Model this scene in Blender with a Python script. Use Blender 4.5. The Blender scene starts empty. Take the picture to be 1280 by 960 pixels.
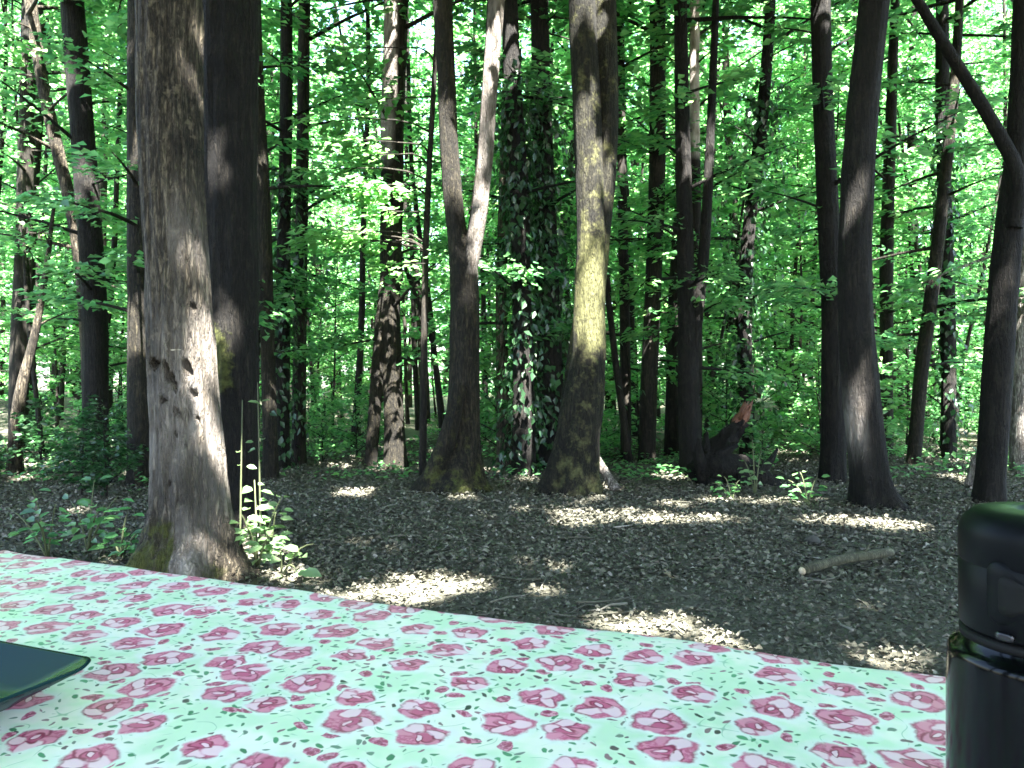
import bpy, math, random
import numpy as np
from mathutils import Vector, noise as mnoise

rng = np.random.default_rng(7)
random.seed(7)
scene = bpy.context.scene
COL = scene.collection
R = math.radians

# ------------------------------------------------------------------ camera
CAM_Z = 1.04
FPX = 1000.0          # focal length in pixels of a 1280-wide picture
HOR = 470.0           # row of the horizon
cam_data = bpy.data.cameras.new('camera')
cam = bpy.data.objects.new('camera', cam_data)
COL.objects.link(cam)
cam.location = (0, 0, CAM_Z)
cam.rotation_euler = (R(90), 0, 0)
cam_data.sensor_fit = 'HORIZONTAL'
cam_data.sensor_width = 36.0
cam_data.lens = 36.0 * FPX / 1280.0
cam_data.shift_y = -(480.0 - HOR) / 1280.0
cam_data.clip_start = 0.02
cam_data.clip_end = 1000
scene.camera = cam


def at(px, py, d):
    """point of the place seen at pixel (px, py), d metres in front of the camera"""
    return np.array(((px - 640.0) / FPX * d, d, CAM_Z - (py - HOR) / FPX * d))


def on_ground(px, py):
    d = CAM_Z * FPX / (py - HOR)
    return at(px, py, d)


# ------------------------------------------------------------------ light
SUN_EL, SUN_AZ = R(56), R(18)       # azimuth measured from behind the camera towards the right
SUN = np.array((math.sin(SUN_AZ) * math.cos(SUN_EL), -math.cos(SUN_AZ) * math.cos(SUN_EL), math.sin(SUN_EL)))
sd = bpy.data.lights.new('sun', 'SUN')
sd.energy = 5.0
sd.angle = R(0.55)
sd.color = (1.0, 0.96, 0.91)
so = bpy.data.objects.new('sun', sd)
COL.objects.link(so)
so.rotation_euler = Vector(SUN).to_track_quat('Z', 'Y').to_euler()
world = bpy.data.worlds.new('World')
scene.world = world
world.use_nodes = True
wn = world.node_tree
sky = wn.nodes.new('ShaderNodeTexSky')
sky.sky_type = 'NISHITA'
sky.sun_disc = False
sky.sun_elevation = SUN_EL
sky.sun_rotation = math.atan2(SUN[0], SUN[1])
sky.air_density = 1.0
sky.dust_density = 2.0
bg = wn.nodes['Background']
bg.inputs[1].default_value = 0.06
wn.links.new(sky.outputs[0], bg.inputs[0])
scene.view_settings.view_transform = 'Standard'
scene.view_settings.look = 'None'
scene.view_settings.exposure = 4.65
scene.view_settings.gamma = 1.0
scene.cycles.use_denoising = True
try:
    scene.cycles.denoiser = 'OPENIMAGEDENOISE'
except Exception:
    pass
scene.cycles.max_bounces = 7
scene.cycles.diffuse_bounces = 4
scene.cycles.glossy_bounces = 3
scene.cycles.transmission_bounces = 5
scene.cycles.caustics_reflective = False
scene.cycles.caustics_refractive = False
scene.cycles.sample_clamp_indirect = 4.0
scene.cycles.filter_width = 1.6


# ------------------------------------------------------------------ object helpers
def tag(o, label=None, cat=None, group=None, kind=None):
    if label: o['label'] = label
    if cat: o['category'] = cat
    if group: o['group'] = group
    if kind: o['kind'] = kind
    return o


def empty(name, loc=(0, 0, 0), label=None, cat=None, group=None):
    o = bpy.data.objects.new(name, None)
    o.empty_display_size = 0.2
    COL.objects.link(o)
    o.location = [float(c) for c in loc]
    return tag(o, label, cat, group)


def link_mesh(name, me, mat, parent=None, loc=None):
    o = bpy.data.objects.new(name, me)
    COL.objects.link(o)
    if parent is not None: o.parent = parent
    if loc is not None: o.location = [float(c) for c in loc]
    if mat is not None and not me.materials:
        for m in (mat if isinstance(mat, (list, tuple)) else [mat]): me.materials.append(m)
    return o


def np_mesh(name, V, F, smooth=False, mat_idx=None, attrs=None):
    """mesh from an (n,3) array and a list of (m,k) face arrays"""
    me = bpy.data.meshes.new(name)
    if not isinstance(F, list): F = [F]
    F = [np.asarray(f, dtype=np.int32) for f in F if len(f)]
    V = np.asarray(V, dtype=np.float32)
    loops = np.concatenate([f.ravel() for f in F])
    tot = np.concatenate([np.full(len(f), f.shape[1], dtype=np.int32) for f in F])
    start = np.concatenate(([0], np.cumsum(tot)[:-1])).astype(np.int32)
    me.vertices.add(len(V)); me.vertices.foreach_set('co', V.ravel())
    me.loops.add(len(loops)); me.loops.foreach_set('vertex_index', loops)
    me.polygons.add(len(tot)); me.polygons.foreach_set('loop_start', start)
    me.polygons.foreach_set('loop_total', tot)
    if smooth: me.polygons.foreach_set('use_smooth', np.ones(len(tot), dtype=bool))
    if mat_idx is not None: me.polygons.foreach_set('material_index', np.asarray(mat_idx, dtype=np.int32))
    me.update(calc_edges=True)
    for k, v in (attrs or {}).items():
        a = me.attributes.new(k, 'FLOAT', 'POINT')
        a.data.foreach_set('value', np.asarray(v, dtype=np.float32))
    return me


class Geo:
    """collects arrays and becomes one mesh"""
    def __init__(self):
        self.V, self.F, self.n, self.M = [], [], 0, []
    def add(self, V, Fs, mi=0):
        if not isinstance(Fs, list): Fs = [Fs]
        self.V.append(np.asarray(V, dtype=float))
        for f in Fs:
            f = np.asarray(f, dtype=np.int64)
            if len(f):
                self.F.append(f + self.n); self.M.append(np.full(len(f), mi))
        self.n += len(V)
    def box(self, lo, hi):
        (x0, y0, z0), (x1, y1, z1) = lo, hi
        self.add([(x0, y0, z0), (x1, y0, z0), (x1, y1, z0), (x0, y1, z0), (x0, y0, z1), (x1, y0, z1), (x1, y1, z1), (x0, y1, z1)],
                 np.array([(0, 3, 2, 1), (4, 5, 6, 7), (0, 1, 5, 4), (1, 2, 6, 5), (2, 3, 7, 6), (3, 0, 4, 7)]))
    def tube(self, P, rad, sides=8, cap=True, mi=0, jitter=0.0):
        P = np.asarray(P, dtype=float); rad = np.asarray(rad, dtype=float)
        n = len(P)
        T = np.gradient(P, axis=0); T /= np.linalg.norm(T, axis=1)[:, None] + 1e-9
        ref = np.array((0, 1.0, 0)) if abs(T[0, 2]) > .8 else np.array((0, 0, 1.0))
        A = np.cross(np.broadcast_to(ref, T.shape), T); A /= np.linalg.norm(A, axis=1)[:, None] + 1e-9
        B = np.cross(T, A)
        th = np.arange(sides) / sides * 2 * math.pi
        rr = rad[:, None] * (1 + jitter * rng.normal(size=(n, sides)))
        V = P[:, None] + rr[..., None] * (np.cos(th)[None, :, None] * A[:, None] + np.sin(th)[None, :, None] * B[:, None])
        F = grid_faces(n, sides)
        Fs = [F]
        V = V.reshape(-1, 3)
        if cap:
            V = np.concatenate((V, P[:1], P[-1:]))
            k = np.arange(sides); k2 = (k + 1) % sides
            Fs.append(np.stack((k2, k, np.full(sides, n * sides)), 1))
            o = (n - 1) * sides
            Fs.append(np.stack((o + k, o + k2, np.full(sides, n * sides + 1)), 1))
        self.add(V, Fs, mi)
    def mesh(self, name, smooth=False):
        V = np.concatenate(self.V)
        big = {}
        out, mi = [], []
        for f, m in zip(self.F, self.M):
            big.setdefault(f.shape[1], []).append((f, m))
        for k, l in big.items():
            out.append(np.concatenate([f for f, m in l])); mi.append(np.concatenate([m for f, m in l]))
        return np_mesh(name, V, out, smooth, np.concatenate(mi))
    def build(self, name, mat, parent=None, smooth=False, loc=None):
        return link_mesh(name, self.mesh(name, smooth), mat, parent, loc)


def grid_faces(n, s, closed=True):
    i = np.arange(n - 1)[:, None]; j = np.arange(s if closed else s - 1)[None]
    j2 = (j + 1) % s
    return np.stack((i * s + j, i * s + j2, (i + 1) * s + j2, (i + 1) * s + j), -1).reshape(-1, 4)


def unit(a):
    return a / (np.linalg.norm(a, axis=-1, keepdims=True) + 1e-9)


# ------------------------------------------------------------------ node helpers
class NT:
    def __init__(self, name):
        self.m = bpy.data.materials.new(name)
        self.m.use_nodes = True
        self.t = self.m.node_tree
        self.b = self.t.nodes['Principled BSDF']
        self.out = self.t.nodes['Material Output']
    def n(self, typ, **kw):
        o = self.t.nodes.new(typ)
        for k, v in kw.items(): setattr(o, k, v)
        return o
    def l(self, a, b): self.t.links.new(getattr(a, 's', a), b)
    def put(self, v, sock):
        if isinstance(v, (E,)): self.t.links.new(v.s, sock)
        elif isinstance(v, bpy.types.NodeSocket): self.t.links.new(v, sock)
        else: sock.default_value = v
    def math(self, op, *a, clamp=False):
        o = self.n('ShaderNodeMath', operation=op, use_clamp=clamp)
        for i, v in enumerate(a): self.put(v, o.inputs[i])
        return E(self, o.outputs[0])
    def mix(self, f, a, b):
        o = self.n('ShaderNodeMix', data_type='RGBA')
        self.put(f, o.inputs[0])
        for v, s in ((a, o.inputs[6]), (b, o.inputs[7])):
            self.put((*v, 1) if isinstance(v, tuple) and len(v) == 3 else v, s)
        return o.outputs[2]
    def noise(self, vec, scale, detail=4, rough=.55, dist=0.0):
        o = self.n('ShaderNodeTexNoise')
        if vec is not None: self.l(vec, o.inputs['Vector'])
        o.inputs['Scale'].default_value = scale; o.inputs['Detail'].default_value = detail
        o.inputs['Roughness'].default_value = rough; o.inputs['Distortion'].default_value = dist
        return o
    def ramp(self, f, stops):
        o = self.n('ShaderNodeValToRGB')
        self.put(f, o.inputs[0])
        e = o.color_ramp.elements
        while len(e) < len(stops): e.new(.5)
        for q, (p, c) in zip(e, stops):
            q.position = p; q.color = (*c, 1) if len(c) == 3 else c
        return o.outputs[0]
    def mapping(self, vec, scale=(1, 1, 1), loc=(0, 0, 0)):
        o = self.n('ShaderNodeMapping')
        self.l(vec, o.inputs[0]); o.inputs['Scale'].default_value = scale; o.inputs['Location'].default_value = loc
        return o.outputs[0]
    def step(self, v, lo, hi):
        o = self.n('ShaderNodeMapRange', interpolation_type='SMOOTHSTEP')
        self.put(v, o.inputs[0]); o.inputs[1].default_value = lo; o.inputs[2].default_value = hi
        return E(self, o.outputs[0])
    def attr(self, name):
        o = self.n('ShaderNodeAttribute', attribute_name=name)
        return E(self, o.outputs['Fac'])
    def bump(self, h, strength, dist):
        o = self.n('ShaderNodeBump')
        o.inputs['Strength'].default_value = strength; o.inputs['Distance'].default_value = dist
        self.put(h, o.inputs['Height'])
        self.l(o.outputs[0], self.b.inputs['Normal'])
    def set(self, color=None, rough=None, spec=None, metal=None, coat=None, ior=None):
        if color is not None: self.put((*color, 1) if isinstance(color, tuple) else color, self.b.inputs['Base Color'])
        if rough is not None: self.put(rough, self.b.inputs['Roughness'])
        if spec is not None: self.b.inputs['Specular IOR Level'].default_value = spec
        if metal is not None: self.b.inputs['Metallic'].default_value = metal
        if ior is not None: self.b.inputs['IOR'].default_value = ior
        if coat is not None: self.b.inputs['Coat Weight'].default_value = coat
        return self.m


class E:
    def __init__(self, t, s): self.t, self.s = t, s
    def __add__(self, o): return self.t.math('ADD', self, o)
    __radd__ = __add__
    def __mul__(self, o): return self.t.math('MULTIPLY', self, o)
    __rmul__ = __mul__
    def __sub__(self, o): return self.t.math('SUBTRACT', self, o)
    def __rsub__(self, o): return self.t.math('SUBTRACT', o, self)
    def __truediv__(self, o): return self.t.math('DIVIDE', self, o)


# ------------------------------------------------------------------ materials
def bark(name, dark, light, moss=(.05, .056, .014), scale=1.0, bump=1.0):
    t = NT(name)
    tc = t.n('ShaderNodeTexCoord').outputs['Object']
    n2 = t.noise(tc, 3.0 * scale, 4, .6)
    n1 = t.noise(t.mapping(tc, (12 * scale, 12 * scale, 1.5 * scale)), 2.0, 5, .6, .25)
    r1 = t.math('ABSOLUTE', E(t, n1.outputs[0]) - .5)
    n3 = t.noise(t.mapping(tc, (26 * scale, 26 * scale, 4.5 * scale)), 2.0, 3, .6, .4)
    r3 = t.math('ABSOLUTE', E(t, n3.outputs[0]) - .5)
    crack = t.step(r1, .0, .085) * (t.step(r3, .0, .07) * .6 + .4)
    n4 = t.noise(t.mapping(tc, (40, 40, 14)), 1.5, 4, .65)
    f = (E(t, n4.outputs[0]) - .5) * .9 + (E(t, n2.outputs[0]) - .5) * .9 + .5
    c = t.ramp(f, [(.28, dark), (.5, tuple((a + b) / 2.2 for a, b in zip(dark, light))), (.74, light)])
    c = t.mix(crack * .8 + .2, tuple(x * .3 for x in dark), c)
    lich = t.step(t.noise(tc, 11 * scale, 3, .7).outputs[0], .60, .70)
    c = t.mix(lich * .3, c, tuple(x * 1.7 for x in light))
    bare = t.attr('bare')  # mask for bare wood, and for sun patches painted pale
    bw = t.ramp(t.noise(t.mapping(tc, (10, 10, 2.5)), 2.0, 5, .65).outputs[0], [(.35, (.16, .135, .11)), (.6, (.40, .36, .32)), (.8, (.5, .46, .42))])
    c = t.mix(bare, c, bw)
    ms = t.attr('moss')
    mn = t.step(E(t, t.noise(tc, 7 * scale, 5, .7).outputs[0]) + ms * .55 - .28, .42, .6) * t.step(ms, 0.0, .15)
    mc = t.ramp(t.noise(tc, 26 * scale, 3, .6).outputs[0], [(.3, tuple(x * .6 for x in moss)), (.7, tuple(x * 1.7 for x in moss))])
    c = t.mix(mn, c, mc)
    t.set(c, .88, .25)
    h = crack * .8 + E(t, n4.outputs[0]) * .5
    t.bump(h, bump, .022)
    return t.m


def leaf(name, cols, trans, tmix=.5, rough=.33):
    t = NT(name)
    g = t.n('ShaderNodeNewGeometry')
    oi = t.n('ShaderNodeObjectInfo')
    f = E(t, g.outputs['Random Per Island']) * .75 + E(t, oi.outputs['Random']) * .25
    c = t.ramp(f, [(i / (len(cols) - 1), x) for i, x in enumerate(cols)])
    t.set(c, rough, .5)
    tr = t.n('ShaderNodeBsdfTranslucent')
    tc = t.ramp(f, [(i / (len(trans) - 1), x) for i, x in enumerate(trans)])
    t.l(tc, tr.inputs[0])
    mx = t.n('ShaderNodeMixShader'); mx.inputs[0].default_value = tmix
    t.l(t.b.outputs[0], mx.inputs[1]); t.l(tr.outputs[0], mx.inputs[2]); t.l(mx.outputs[0], t.out.inputs[0])
    return t.m


M = {}
M['bark_grey'] = bark('bark_grey', (.010, .008, .005), (.15, .125, .085))
M['bark_dark'] = bark('bark_dark', (.003, .0026, .0019), (.021, .018, .013), scale=1.1)
M['bark_brown'] = bark('bark_brown', (.006, .005, .003), (.046, .039, .023), scale=1.2)
M['bark_moss'] = bark('bark_moss', (.004, .0038, .002), (.032, .030, .016), moss=(.062, .062, .024))
M['bark_far'] = bark('bark_far', (.005, .0042, .003), (.034, .029, .020), scale=.8, bump=.3)
M['bark_stick'] = bark('bark_stick', (.05, .05, .03), (.14, .14, .09), scale=2, bump=.4)
M['bark_pale'] = bark('bark_pale', (.14, .12, .10), (.48, .45, .40), scale=1.3)
M['leaf'] = leaf('leaf_green', [(.020, .068, .028), (.046, .140, .052), (.080, .20, .074), (.13, .26, .10)],
                 [(.07, .26, .09), (.17, .47, .16), (.30, .63, .22), (.48, .76, .27)])
M['leaf_light'] = leaf('leaf_light_green', [(.06, .16, .05), (.09, .20, .065), (.12, .24, .08)],
                       [(.17, .44, .13), (.26, .54, .17), (.36, .62, .20)], .5)
M['leaf_pale'] = leaf('leaf_pale_green', [(.10, .19, .08), (.15, .25, .11), (.20, .29, .14)], [(.2, .36, .12), (.3, .45, .16)], .35)
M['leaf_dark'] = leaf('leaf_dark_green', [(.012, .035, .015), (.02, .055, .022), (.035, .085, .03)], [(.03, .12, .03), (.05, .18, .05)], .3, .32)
M['stem'] = NT('stem_green').set((.07, .085, .035), .7)


def wood_mat(name, a, b, sc=1.0):
    t = NT(name)
    tc = t.n('ShaderNodeTexCoord').outputs['Object']
    n = t.noise(t.mapping(tc, (2 * sc, 22 * sc, 22 * sc)), 2, 5, .6, .5)
    t.set(t.ramp(n.outputs[0], [(.3, a), (.7, b)]), .65)
    t.bump(n.outputs[0], .3, .004)
    return t.m


M['table_wood'] = wood_mat('table_wood', (.09, .05, .025), (.2, .12, .06))
M['cut_wood'] = wood_mat('cut_wood', (.35, .27, .17), (.6, .5, .36), 3)
M['red_wood'] = wood_mat('broken_red_wood', (.05, .016, .007), (.13, .045, .018), 3)


def ground_mat():
    t = NT('forest_floor')
    tc = t.n('ShaderNodeTexCoord').outputs['Object']
    n1 = t.noise(tc, .8, 5, .6); n2 = t.noise(tc, 14, 6, .68); n3 = t.noise(tc, 55, 3, .6)
    c = t.ramp(E(t, n2.outputs[0]) * .6 + E(t, n3.outputs[0]) * .4, [(.36, (.035, .035, .025)), (.5, (.075, .074, .054)), (.64, (.12, .115, .09))])
    c = t.mix(t.step(n1.outputs[0], .45, .7) * .5, c, (.07, .063, .048))
    sp = t.step(t.noise(tc, 90, 1, .5).outputs[0], .66, .72)
    c = t.mix(sp * .6, c, (.2, .18, .14))
    t.set(c, .95, .15)
    t.bump(E(t, n2.outputs[0]) + E(t, n3.outputs[0]) * .6, .9, .05)
    return t.m


M['ground'] = ground_mat()


def litter_mat():
    t = NT('dead_leaves')
    g = t.n('ShaderNodeNewGeometry')
    c = t.ramp(g.outputs['Random Per Island'], [(0, (.048, .048, .034)), (.4, (.082, .080, .058)), (.75, (.112, .108, .082)), (.93, (.15, .143, .115)), (1, (.24, .225, .195))])
    t.set(c, .75, .3)
    return t.m


M['litter'] = litter_mat()


def cloth_mat():
    t = NT('rose_print_cloth')
    uv = t.n('ShaderNodeUVMap').outputs[0]
    warp = t.noise(uv, 55, 2, .5)
    wv = t.n('ShaderNodeVectorMath', operation='MULTIPLY_ADD')
    t.l(warp.outputs['Color'], wv.inputs[0]); wv.inputs[1].default_value = (.012, .012, 0); t.l(uv, wv.inputs[2])
    P = wv.outputs[0]

    def cells(spacing, rand, off, src=P):
        v = t.n('ShaderNodeTexVoronoi', voronoi_dimensions='2D', feature='F1')
        mp = t.mapping(src, (1 / spacing, 1 / spacing, 1), (*off, 0))
        t.l(mp, v.inputs['Vector']); v.inputs['Scale'].default_value = 1; v.inputs['Randomness'].default_value = rand
        sub = t.n('ShaderNodeVectorMath', operation='SUBTRACT')
        t.l(mp, sub.inputs[0]); t.l(v.outputs['Position'], sub.inputs[1])
        sc = t.n('ShaderNodeSeparateColor'); t.l(v.outputs['Color'], sc.inputs[0])
        rnd = [E(t, sc.outputs[i]) for i in range(3)]
        rot = t.n('ShaderNodeVectorRotate', rotation_type='Z_AXIS')
        t.l(sub.outputs[0], rot.inputs['Vector']); t.l((rnd[0] * 6.283).s, rot.inputs['Angle'])
        sx = t.n('ShaderNodeSeparateXYZ'); t.l(rot.outputs[0], sx.inputs[0])
        return E(t, sx.outputs[0]) * spacing, E(t, sx.outputs[1]) * spacing, rnd

    def ell(x, y, cx, cy, rx, ry, ang=0.0):
        """normalised distance from an ellipse centre (1 on the outline)"""
        c, s = math.cos(ang), math.sin(ang)
        dx, dy = x - cx, y - cy
        u = (dx * c + dy * s) / rx
        w = (dy * c - dx * s) / ry
        return t.math('SQRT', u * u + w * w)

    fine = E(t, t.noise(uv, 230, 3, .6).outputs[0])
    mint = t.mix(t.step(t.noise(uv, 16, 3, .6).outputs[0], .42, .62), (.62, .80, .59), (.83, .84, .73))
    col = mint
    # ---- roses
    S = .063
    x, y, rnd = cells(S, .5, (.3, .2))
    k = .0222
    x = x / k; y = y / k
    th = t.math('ARCTAN2', y, x)
    r = t.math('SQRT', x * x + y * y)
    lobes = t.math('SINE', th * 5 + rnd[1] * 6.28) * .07 + t.math('SINE', th * 3 + rnd[2] * 6.28) * .06
    rr = r / (lobes + .95)
    size = rnd[2] * .35 + .82
    rr = rr / size
    inside = 1 - t.step(rr + (fine - .5) * .22, .86, 1.06)
    DK, MD, PK, PL = (.30, .03, .085), (.58, .12, .23), (.74, .27, .38), (.88, .60, .66)
    halo = 1 - t.step(rr, 1.0, 1.55)
    col = t.mix(halo * .55, col, (.82, .82, .82))
    rose = t.mix(t.step(fine, .4, .62), MD, PK)
    inkn = t.step(E(t, t.noise(uv, 90, 2, .5).outputs[0]), .36, .56)
    def petal(rose, cx, cy, rx, ry, ang, fill, edge, wid=.24, j=0):
        e = ell(x, y, cx + (rnd[j % 3] - .5) * .34, cy + (rnd[(j + 1) % 3] - .5) * .34, rx, ry, ang)
        rose = t.mix((1 - t.step(e, .92, 1.15)) * (inkn * .75 + .25), rose, edge)
        rose = t.mix((1 - t.step(e, 1 - wid - .18, 1 - wid + .06)), rose, fill)
        return rose
    rose = petal(rose, .40, .30, .56, .44, .5, PK, DK, .14, 0)
    rose = petal(rose, -.42, .36, .50, .38, -.5, PK, MD, .16, 1)
    rose = petal(rose, .28, -.42, .62, .30, -.25, PL, DK, .12, 2)
    rose = petal(rose, -.42, -.22, .58, .40, .6, PL, MD, .12, 1)
    rose = petal(rose, .10, .16, .46, .28, .35, MD, DK, .2, 0)
    rose = petal(rose, .16, .10, .30, .13, .9, PL, DK, .25, 2)
    rim = t.step(rr, .80, .94) * t.step(t.math('SINE', th * 2 + rnd[0] * 6.28) + (fine - .5) * 2.2, -.1, .5)
    rose = t.mix(rim * .85, rose, DK)
    col2 = t.mix(inside, col, rose)
    free = t.step(rr, 1.08, 1.16)
    # ---- small buds
    bx, by, br = cells(.036, .75, (.77, .41))
    be = ell(bx, by, 0, 0, .0088, .0056)
    bmask = (1 - t.step(be, .85, 1.05)) * t.step(br[1], .42, .46) * free
    bud = t.mix(t.step(fine, .42, .6), (.42, .07, .15), (.72, .33, .43))
    bud = t.mix((1 - t.step(ell(bx, by, .001, .001, .004, .002, .5), .8, 1.1)) * .7, bud, (.25, .015, .06))
    # ---- sprigs of small leaves
    lx, ly, lr = cells(.0120, .95, (.13, .63))
    le = ell(lx, ly, 0, 0, lr[0] * .0028 + .0026, lr[0] * .0014 + .0011)
    near_bud = 1 - t.step(be, 1.0, 2.6) * .0
    lmask = (1 - t.step(le, .8, 1.15)) * t.step(lr[1] + t.step(t.noise(uv, 24, 2).outputs[0], .42, .6) * .35, .52, .58) * free
    lc = t.ramp(lr[2], [(0, (.06, .20, .10)), (.35, (.10, .34, .17)), (.6, (.18, .25, .20)), (.8, (.30, .16, .19)), (1, (.03, .06, .045))])
    # ---- thin curling stems
    wv2 = t.n('ShaderNodeTexNoise', noise_dimensions='2D'); t.l(uv, wv2.inputs['Vector']); wv2.inputs['Scale'].default_value = 34; wv2.inputs['Detail'].default_value = 0
    smask = (1 - t.step(t.math('ABSOLUTE', E(t, wv2.outputs[0]) - .5), .0, .016)) * free * t.step(t.noise(uv, 40, 1).outputs[0], .5, .58) * .7
    col2 = t.mix(smask, col2, (.20, .45, .30))
    col2 = t.mix(lmask, col2, lc)
    col2 = t.mix(bmask, col2, bud)
    # ---- a faint orange stain
    so_ = t.n('ShaderNodeVectorMath', operation='DISTANCE'); t.l(uv, so_.inputs[0]); so_.inputs[1].default_value = STAIN
    st = 1 - t.step(E(t, so_.outputs['Value']) + (fine - .5) * .01, .004, .02)
    col2 = t.mix(st * .6, col2, (.85, .55, .2))
    t.set(col2, .38, .45)
    weave = t.n('ShaderNodeTexWave'); t.l(uv, weave.inputs[0]); weave.inputs['Scale'].default_value = 300
    t.bump(E(t, t.noise(uv, 12, 3).outputs[0]) * 1.0 + E(t, weave.outputs[0]) * .01, .25, .012)
    return t.m


def plastic(name, col, rough, spec=.5, coat=0.0, ior=1.5):
    t = NT(name)
    tc = t.n('ShaderNodeTexCoord').outputs['Object']
    n = t.noise(tc, 35, 3, .6)
    t.set(col, E(t, n.outputs[0]) * .12 + (rough - .06), spec, None, coat, ior)
    return t.m


M['flask_body'] = plastic('black_enamel', (.0010, .0012, .0016), .14, .5, 0, 1.27)
M['flask_cap'] = plastic('dark_grey_plastic', (.0034, .0040, .0048), .42, .5, 0, 1.17)
M['flask_seam'] = plastic('black_rubber', (.002, .002, .002), .7, .2)
M['plate'] = plastic('dark_teal_glaze', (.0075, .0270, .0300), .14, .5, 0, 1.10)
t = NT('chrome'); M['chrome'] = t.set((.05, .05, .055), .35, .5, 1.0)
M['fungus'] = NT('bracket_fungus').set((.38, .34, .25), .7)
M['stone'] = NT('dark_stone').set((.03, .028, .024), .85)

# ------------------------------------------------------------------ ground
def gh(x, y):
    """height of the forest floor"""
    v = .035 * mnoise.noise(Vector((x * .35, y * .35, 3.1))) + .02 * mnoise.noise(Vector((x * 1.1, y * 1.1, 7.7)))
    d = math.hypot(x, y)
    if d > 12: v += .5 * mnoise.noise(Vector((x * .06, y * .06, 1.2))) * min(1, (d - 12) / 12)
    return v


def axis(lim_near, step, lim_far):
    a = list(np.arange(-lim_near, lim_near + 1e-6, step))
    s, v = step, lim_near
    out = []
    while v < lim_far:
        s *= 1.22; v += s; out.append(v)
    return np.array([-q for q in reversed(out)] + a + out)


gx, gy = axis(9, .09, 420), axis(11, .09, 420) + 2.0
V = np.zeros((len(gy), len(gx), 3))
for j, yy in enumerate(gy):
    for i, xx in enumerate(gx):
        z = gh(xx, yy)
        if abs(xx) < 9 and 0 < yy < 13:
            z += .012 * mnoise.noise(Vector((xx * 6, yy * 6, 0))) + .008 * mnoise.noise(Vector((xx * 15, yy * 15, 0)))
        V[j, i] = (xx, yy, z)
ground = link_mesh('ground', np_mesh('ground', V.reshape(-1, 3), grid_faces(len(gy), len(gx), False), True), M['ground'])
tag(ground, kind='structure')

# ------------------------------------------------------------------ sun gaps: places where the leaves overhead let the sun through
SPOTS = []        # (point, radius)
def spot_px(px, py, d, rpx):
    SPOTS.append((at(px, py, d), rpx * d / FPX, .42))
def spot_ground(px, py, wpx, r):
    """a patch on the ground wpx wide, built from several round gaps"""
    a, b = on_ground(px - wpx / 2, py), on_ground(px + wpx / 2, py)
    n = max(1, int(np.linalg.norm(b - a) / (1.3 * r)))
    for k in range(n):
        f = (k + .5) / n
        p = a * (1 - f) + b * f + np.array((rng.normal() * .03, rng.normal() * r * .45, 0))
        SPOTS.append((p, r * rng.uniform(.7, 1.35), .36))


for a in ((540, 728, 90, .13), (520, 745, 110, .12), (575, 722, 40, .1), (800, 650, 200, .16), (760, 643, 120, .12), (880, 656, 70, .1), (450, 617, 50, .2), (585, 623, 36, .15),
          (1075, 655, 150, .10), (1130, 660, 60, .1), (825, 785, 150, .11), (790, 776, 90, .09), (935, 799, 60, .06), (905, 798, 60, .08), (985, 814, 90, .08), (1050, 824, 70, .07), (870, 790, 60, .09), (1105, 826, 50, .07), (822, 718, 22, .09), (1150, 828, 70, .08),
          (960, 628, 60, .15), (840, 632, 50, .12), (690, 640, 30, .1), (730, 628, 30, .1), (905, 630, 30, .1), (1010, 652, 30, .08), (30, 596, 60, .2), (500, 690, 14, .06), (960, 690, 18, .05),
          (660, 700, 14, .05), (1090, 760, 20, .05), (400, 660, 18, .05), (700, 745, 16, .05)):
    spot_ground(*a)
for a in ((220, 285, 4.0, 18), (228, 322, 4.0, 18), (238, 352, 4.0, 14), (246, 385, 4.0, 13), (232, 495, 4.0, 22), (214, 520, 4.0, 14), (200, 556, 4.0, 12), (254, 500, 4.0, 14), (256, 680, 3.95, 14), (240, 692, 3.95, 10),
          (195, 60, 4.0, 4), (205, 95, 4.0, 4), (190, 130, 4.0, 4), (212, 215, 4.0, 4),
          (262, 232, 5.2, 13), (285, 262, 5.2, 8), (274, 440, 5.2, 16), (284, 470, 5.2, 14),
          (329, 215, 8, 10), (495, 15, 9, 22), (492, 100, 9, 16), (495, 512, 9, 16), (590, 345, 7.2, 8), (610, 60, 7.1, 12), (603, 180, 7.1, 10), (600, 250, 7.1, 8),
          (736, 340, 7.0, 18), (738, 370, 7.0, 20), (746, 405, 7.0, 15), (752, 430, 7.0, 9), (724, 445, 7.0, 7),
          (1070, 530, 6.3, 10), (1068, 505, 6.3, 9), (1076, 560, 6.3, 8), (1250, 370, 6.5, 10), (1258, 340, 6.5, 9), (1246, 400, 6.5, 8),
          (868, 50, 9.5, 12), (868, 95, 9.5, 12), (868, 140, 9.5, 12), (1272, 540, 8.5, 16), (1272, 590, 8.5, 16), (1216, 605, 7.5, 12),
          (172, 185, 7.5, 12), (25, 480, 8.5, 26), (50, 430, 8.5, 16), (640, 560, 8.6, 14), (645, 520, 8.6, 12),
          (320, 640, 4.35, 34), (330, 615, 4.35, 24), (325, 670, 4.3, 22), (365, 695, 4.1, 30), (315, 560, 4.6, 18), (310, 520, 4.6, 16), (345, 650, 4.5, 14), (218, 437, 3.9, 12),
          (765, 590, 7.2, 14), (750, 575, 7.2, 10), (945, 550, 7.5, 12), (610, 20, 7.1, 12), (607, 110, 7.1, 11), (602, 215, 7.1, 9), (480, 185, 7.9, 30), (450, 290, 7.9, 34), (480, 250, 7.9, 28), (500, 190, 7.9, 28), (430, 300, 7.9, 26), (100, 600, 6, 14), (60, 650, 5.2, 10), (150, 690, 4.6, 8)):
    spot_px(*a)


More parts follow.
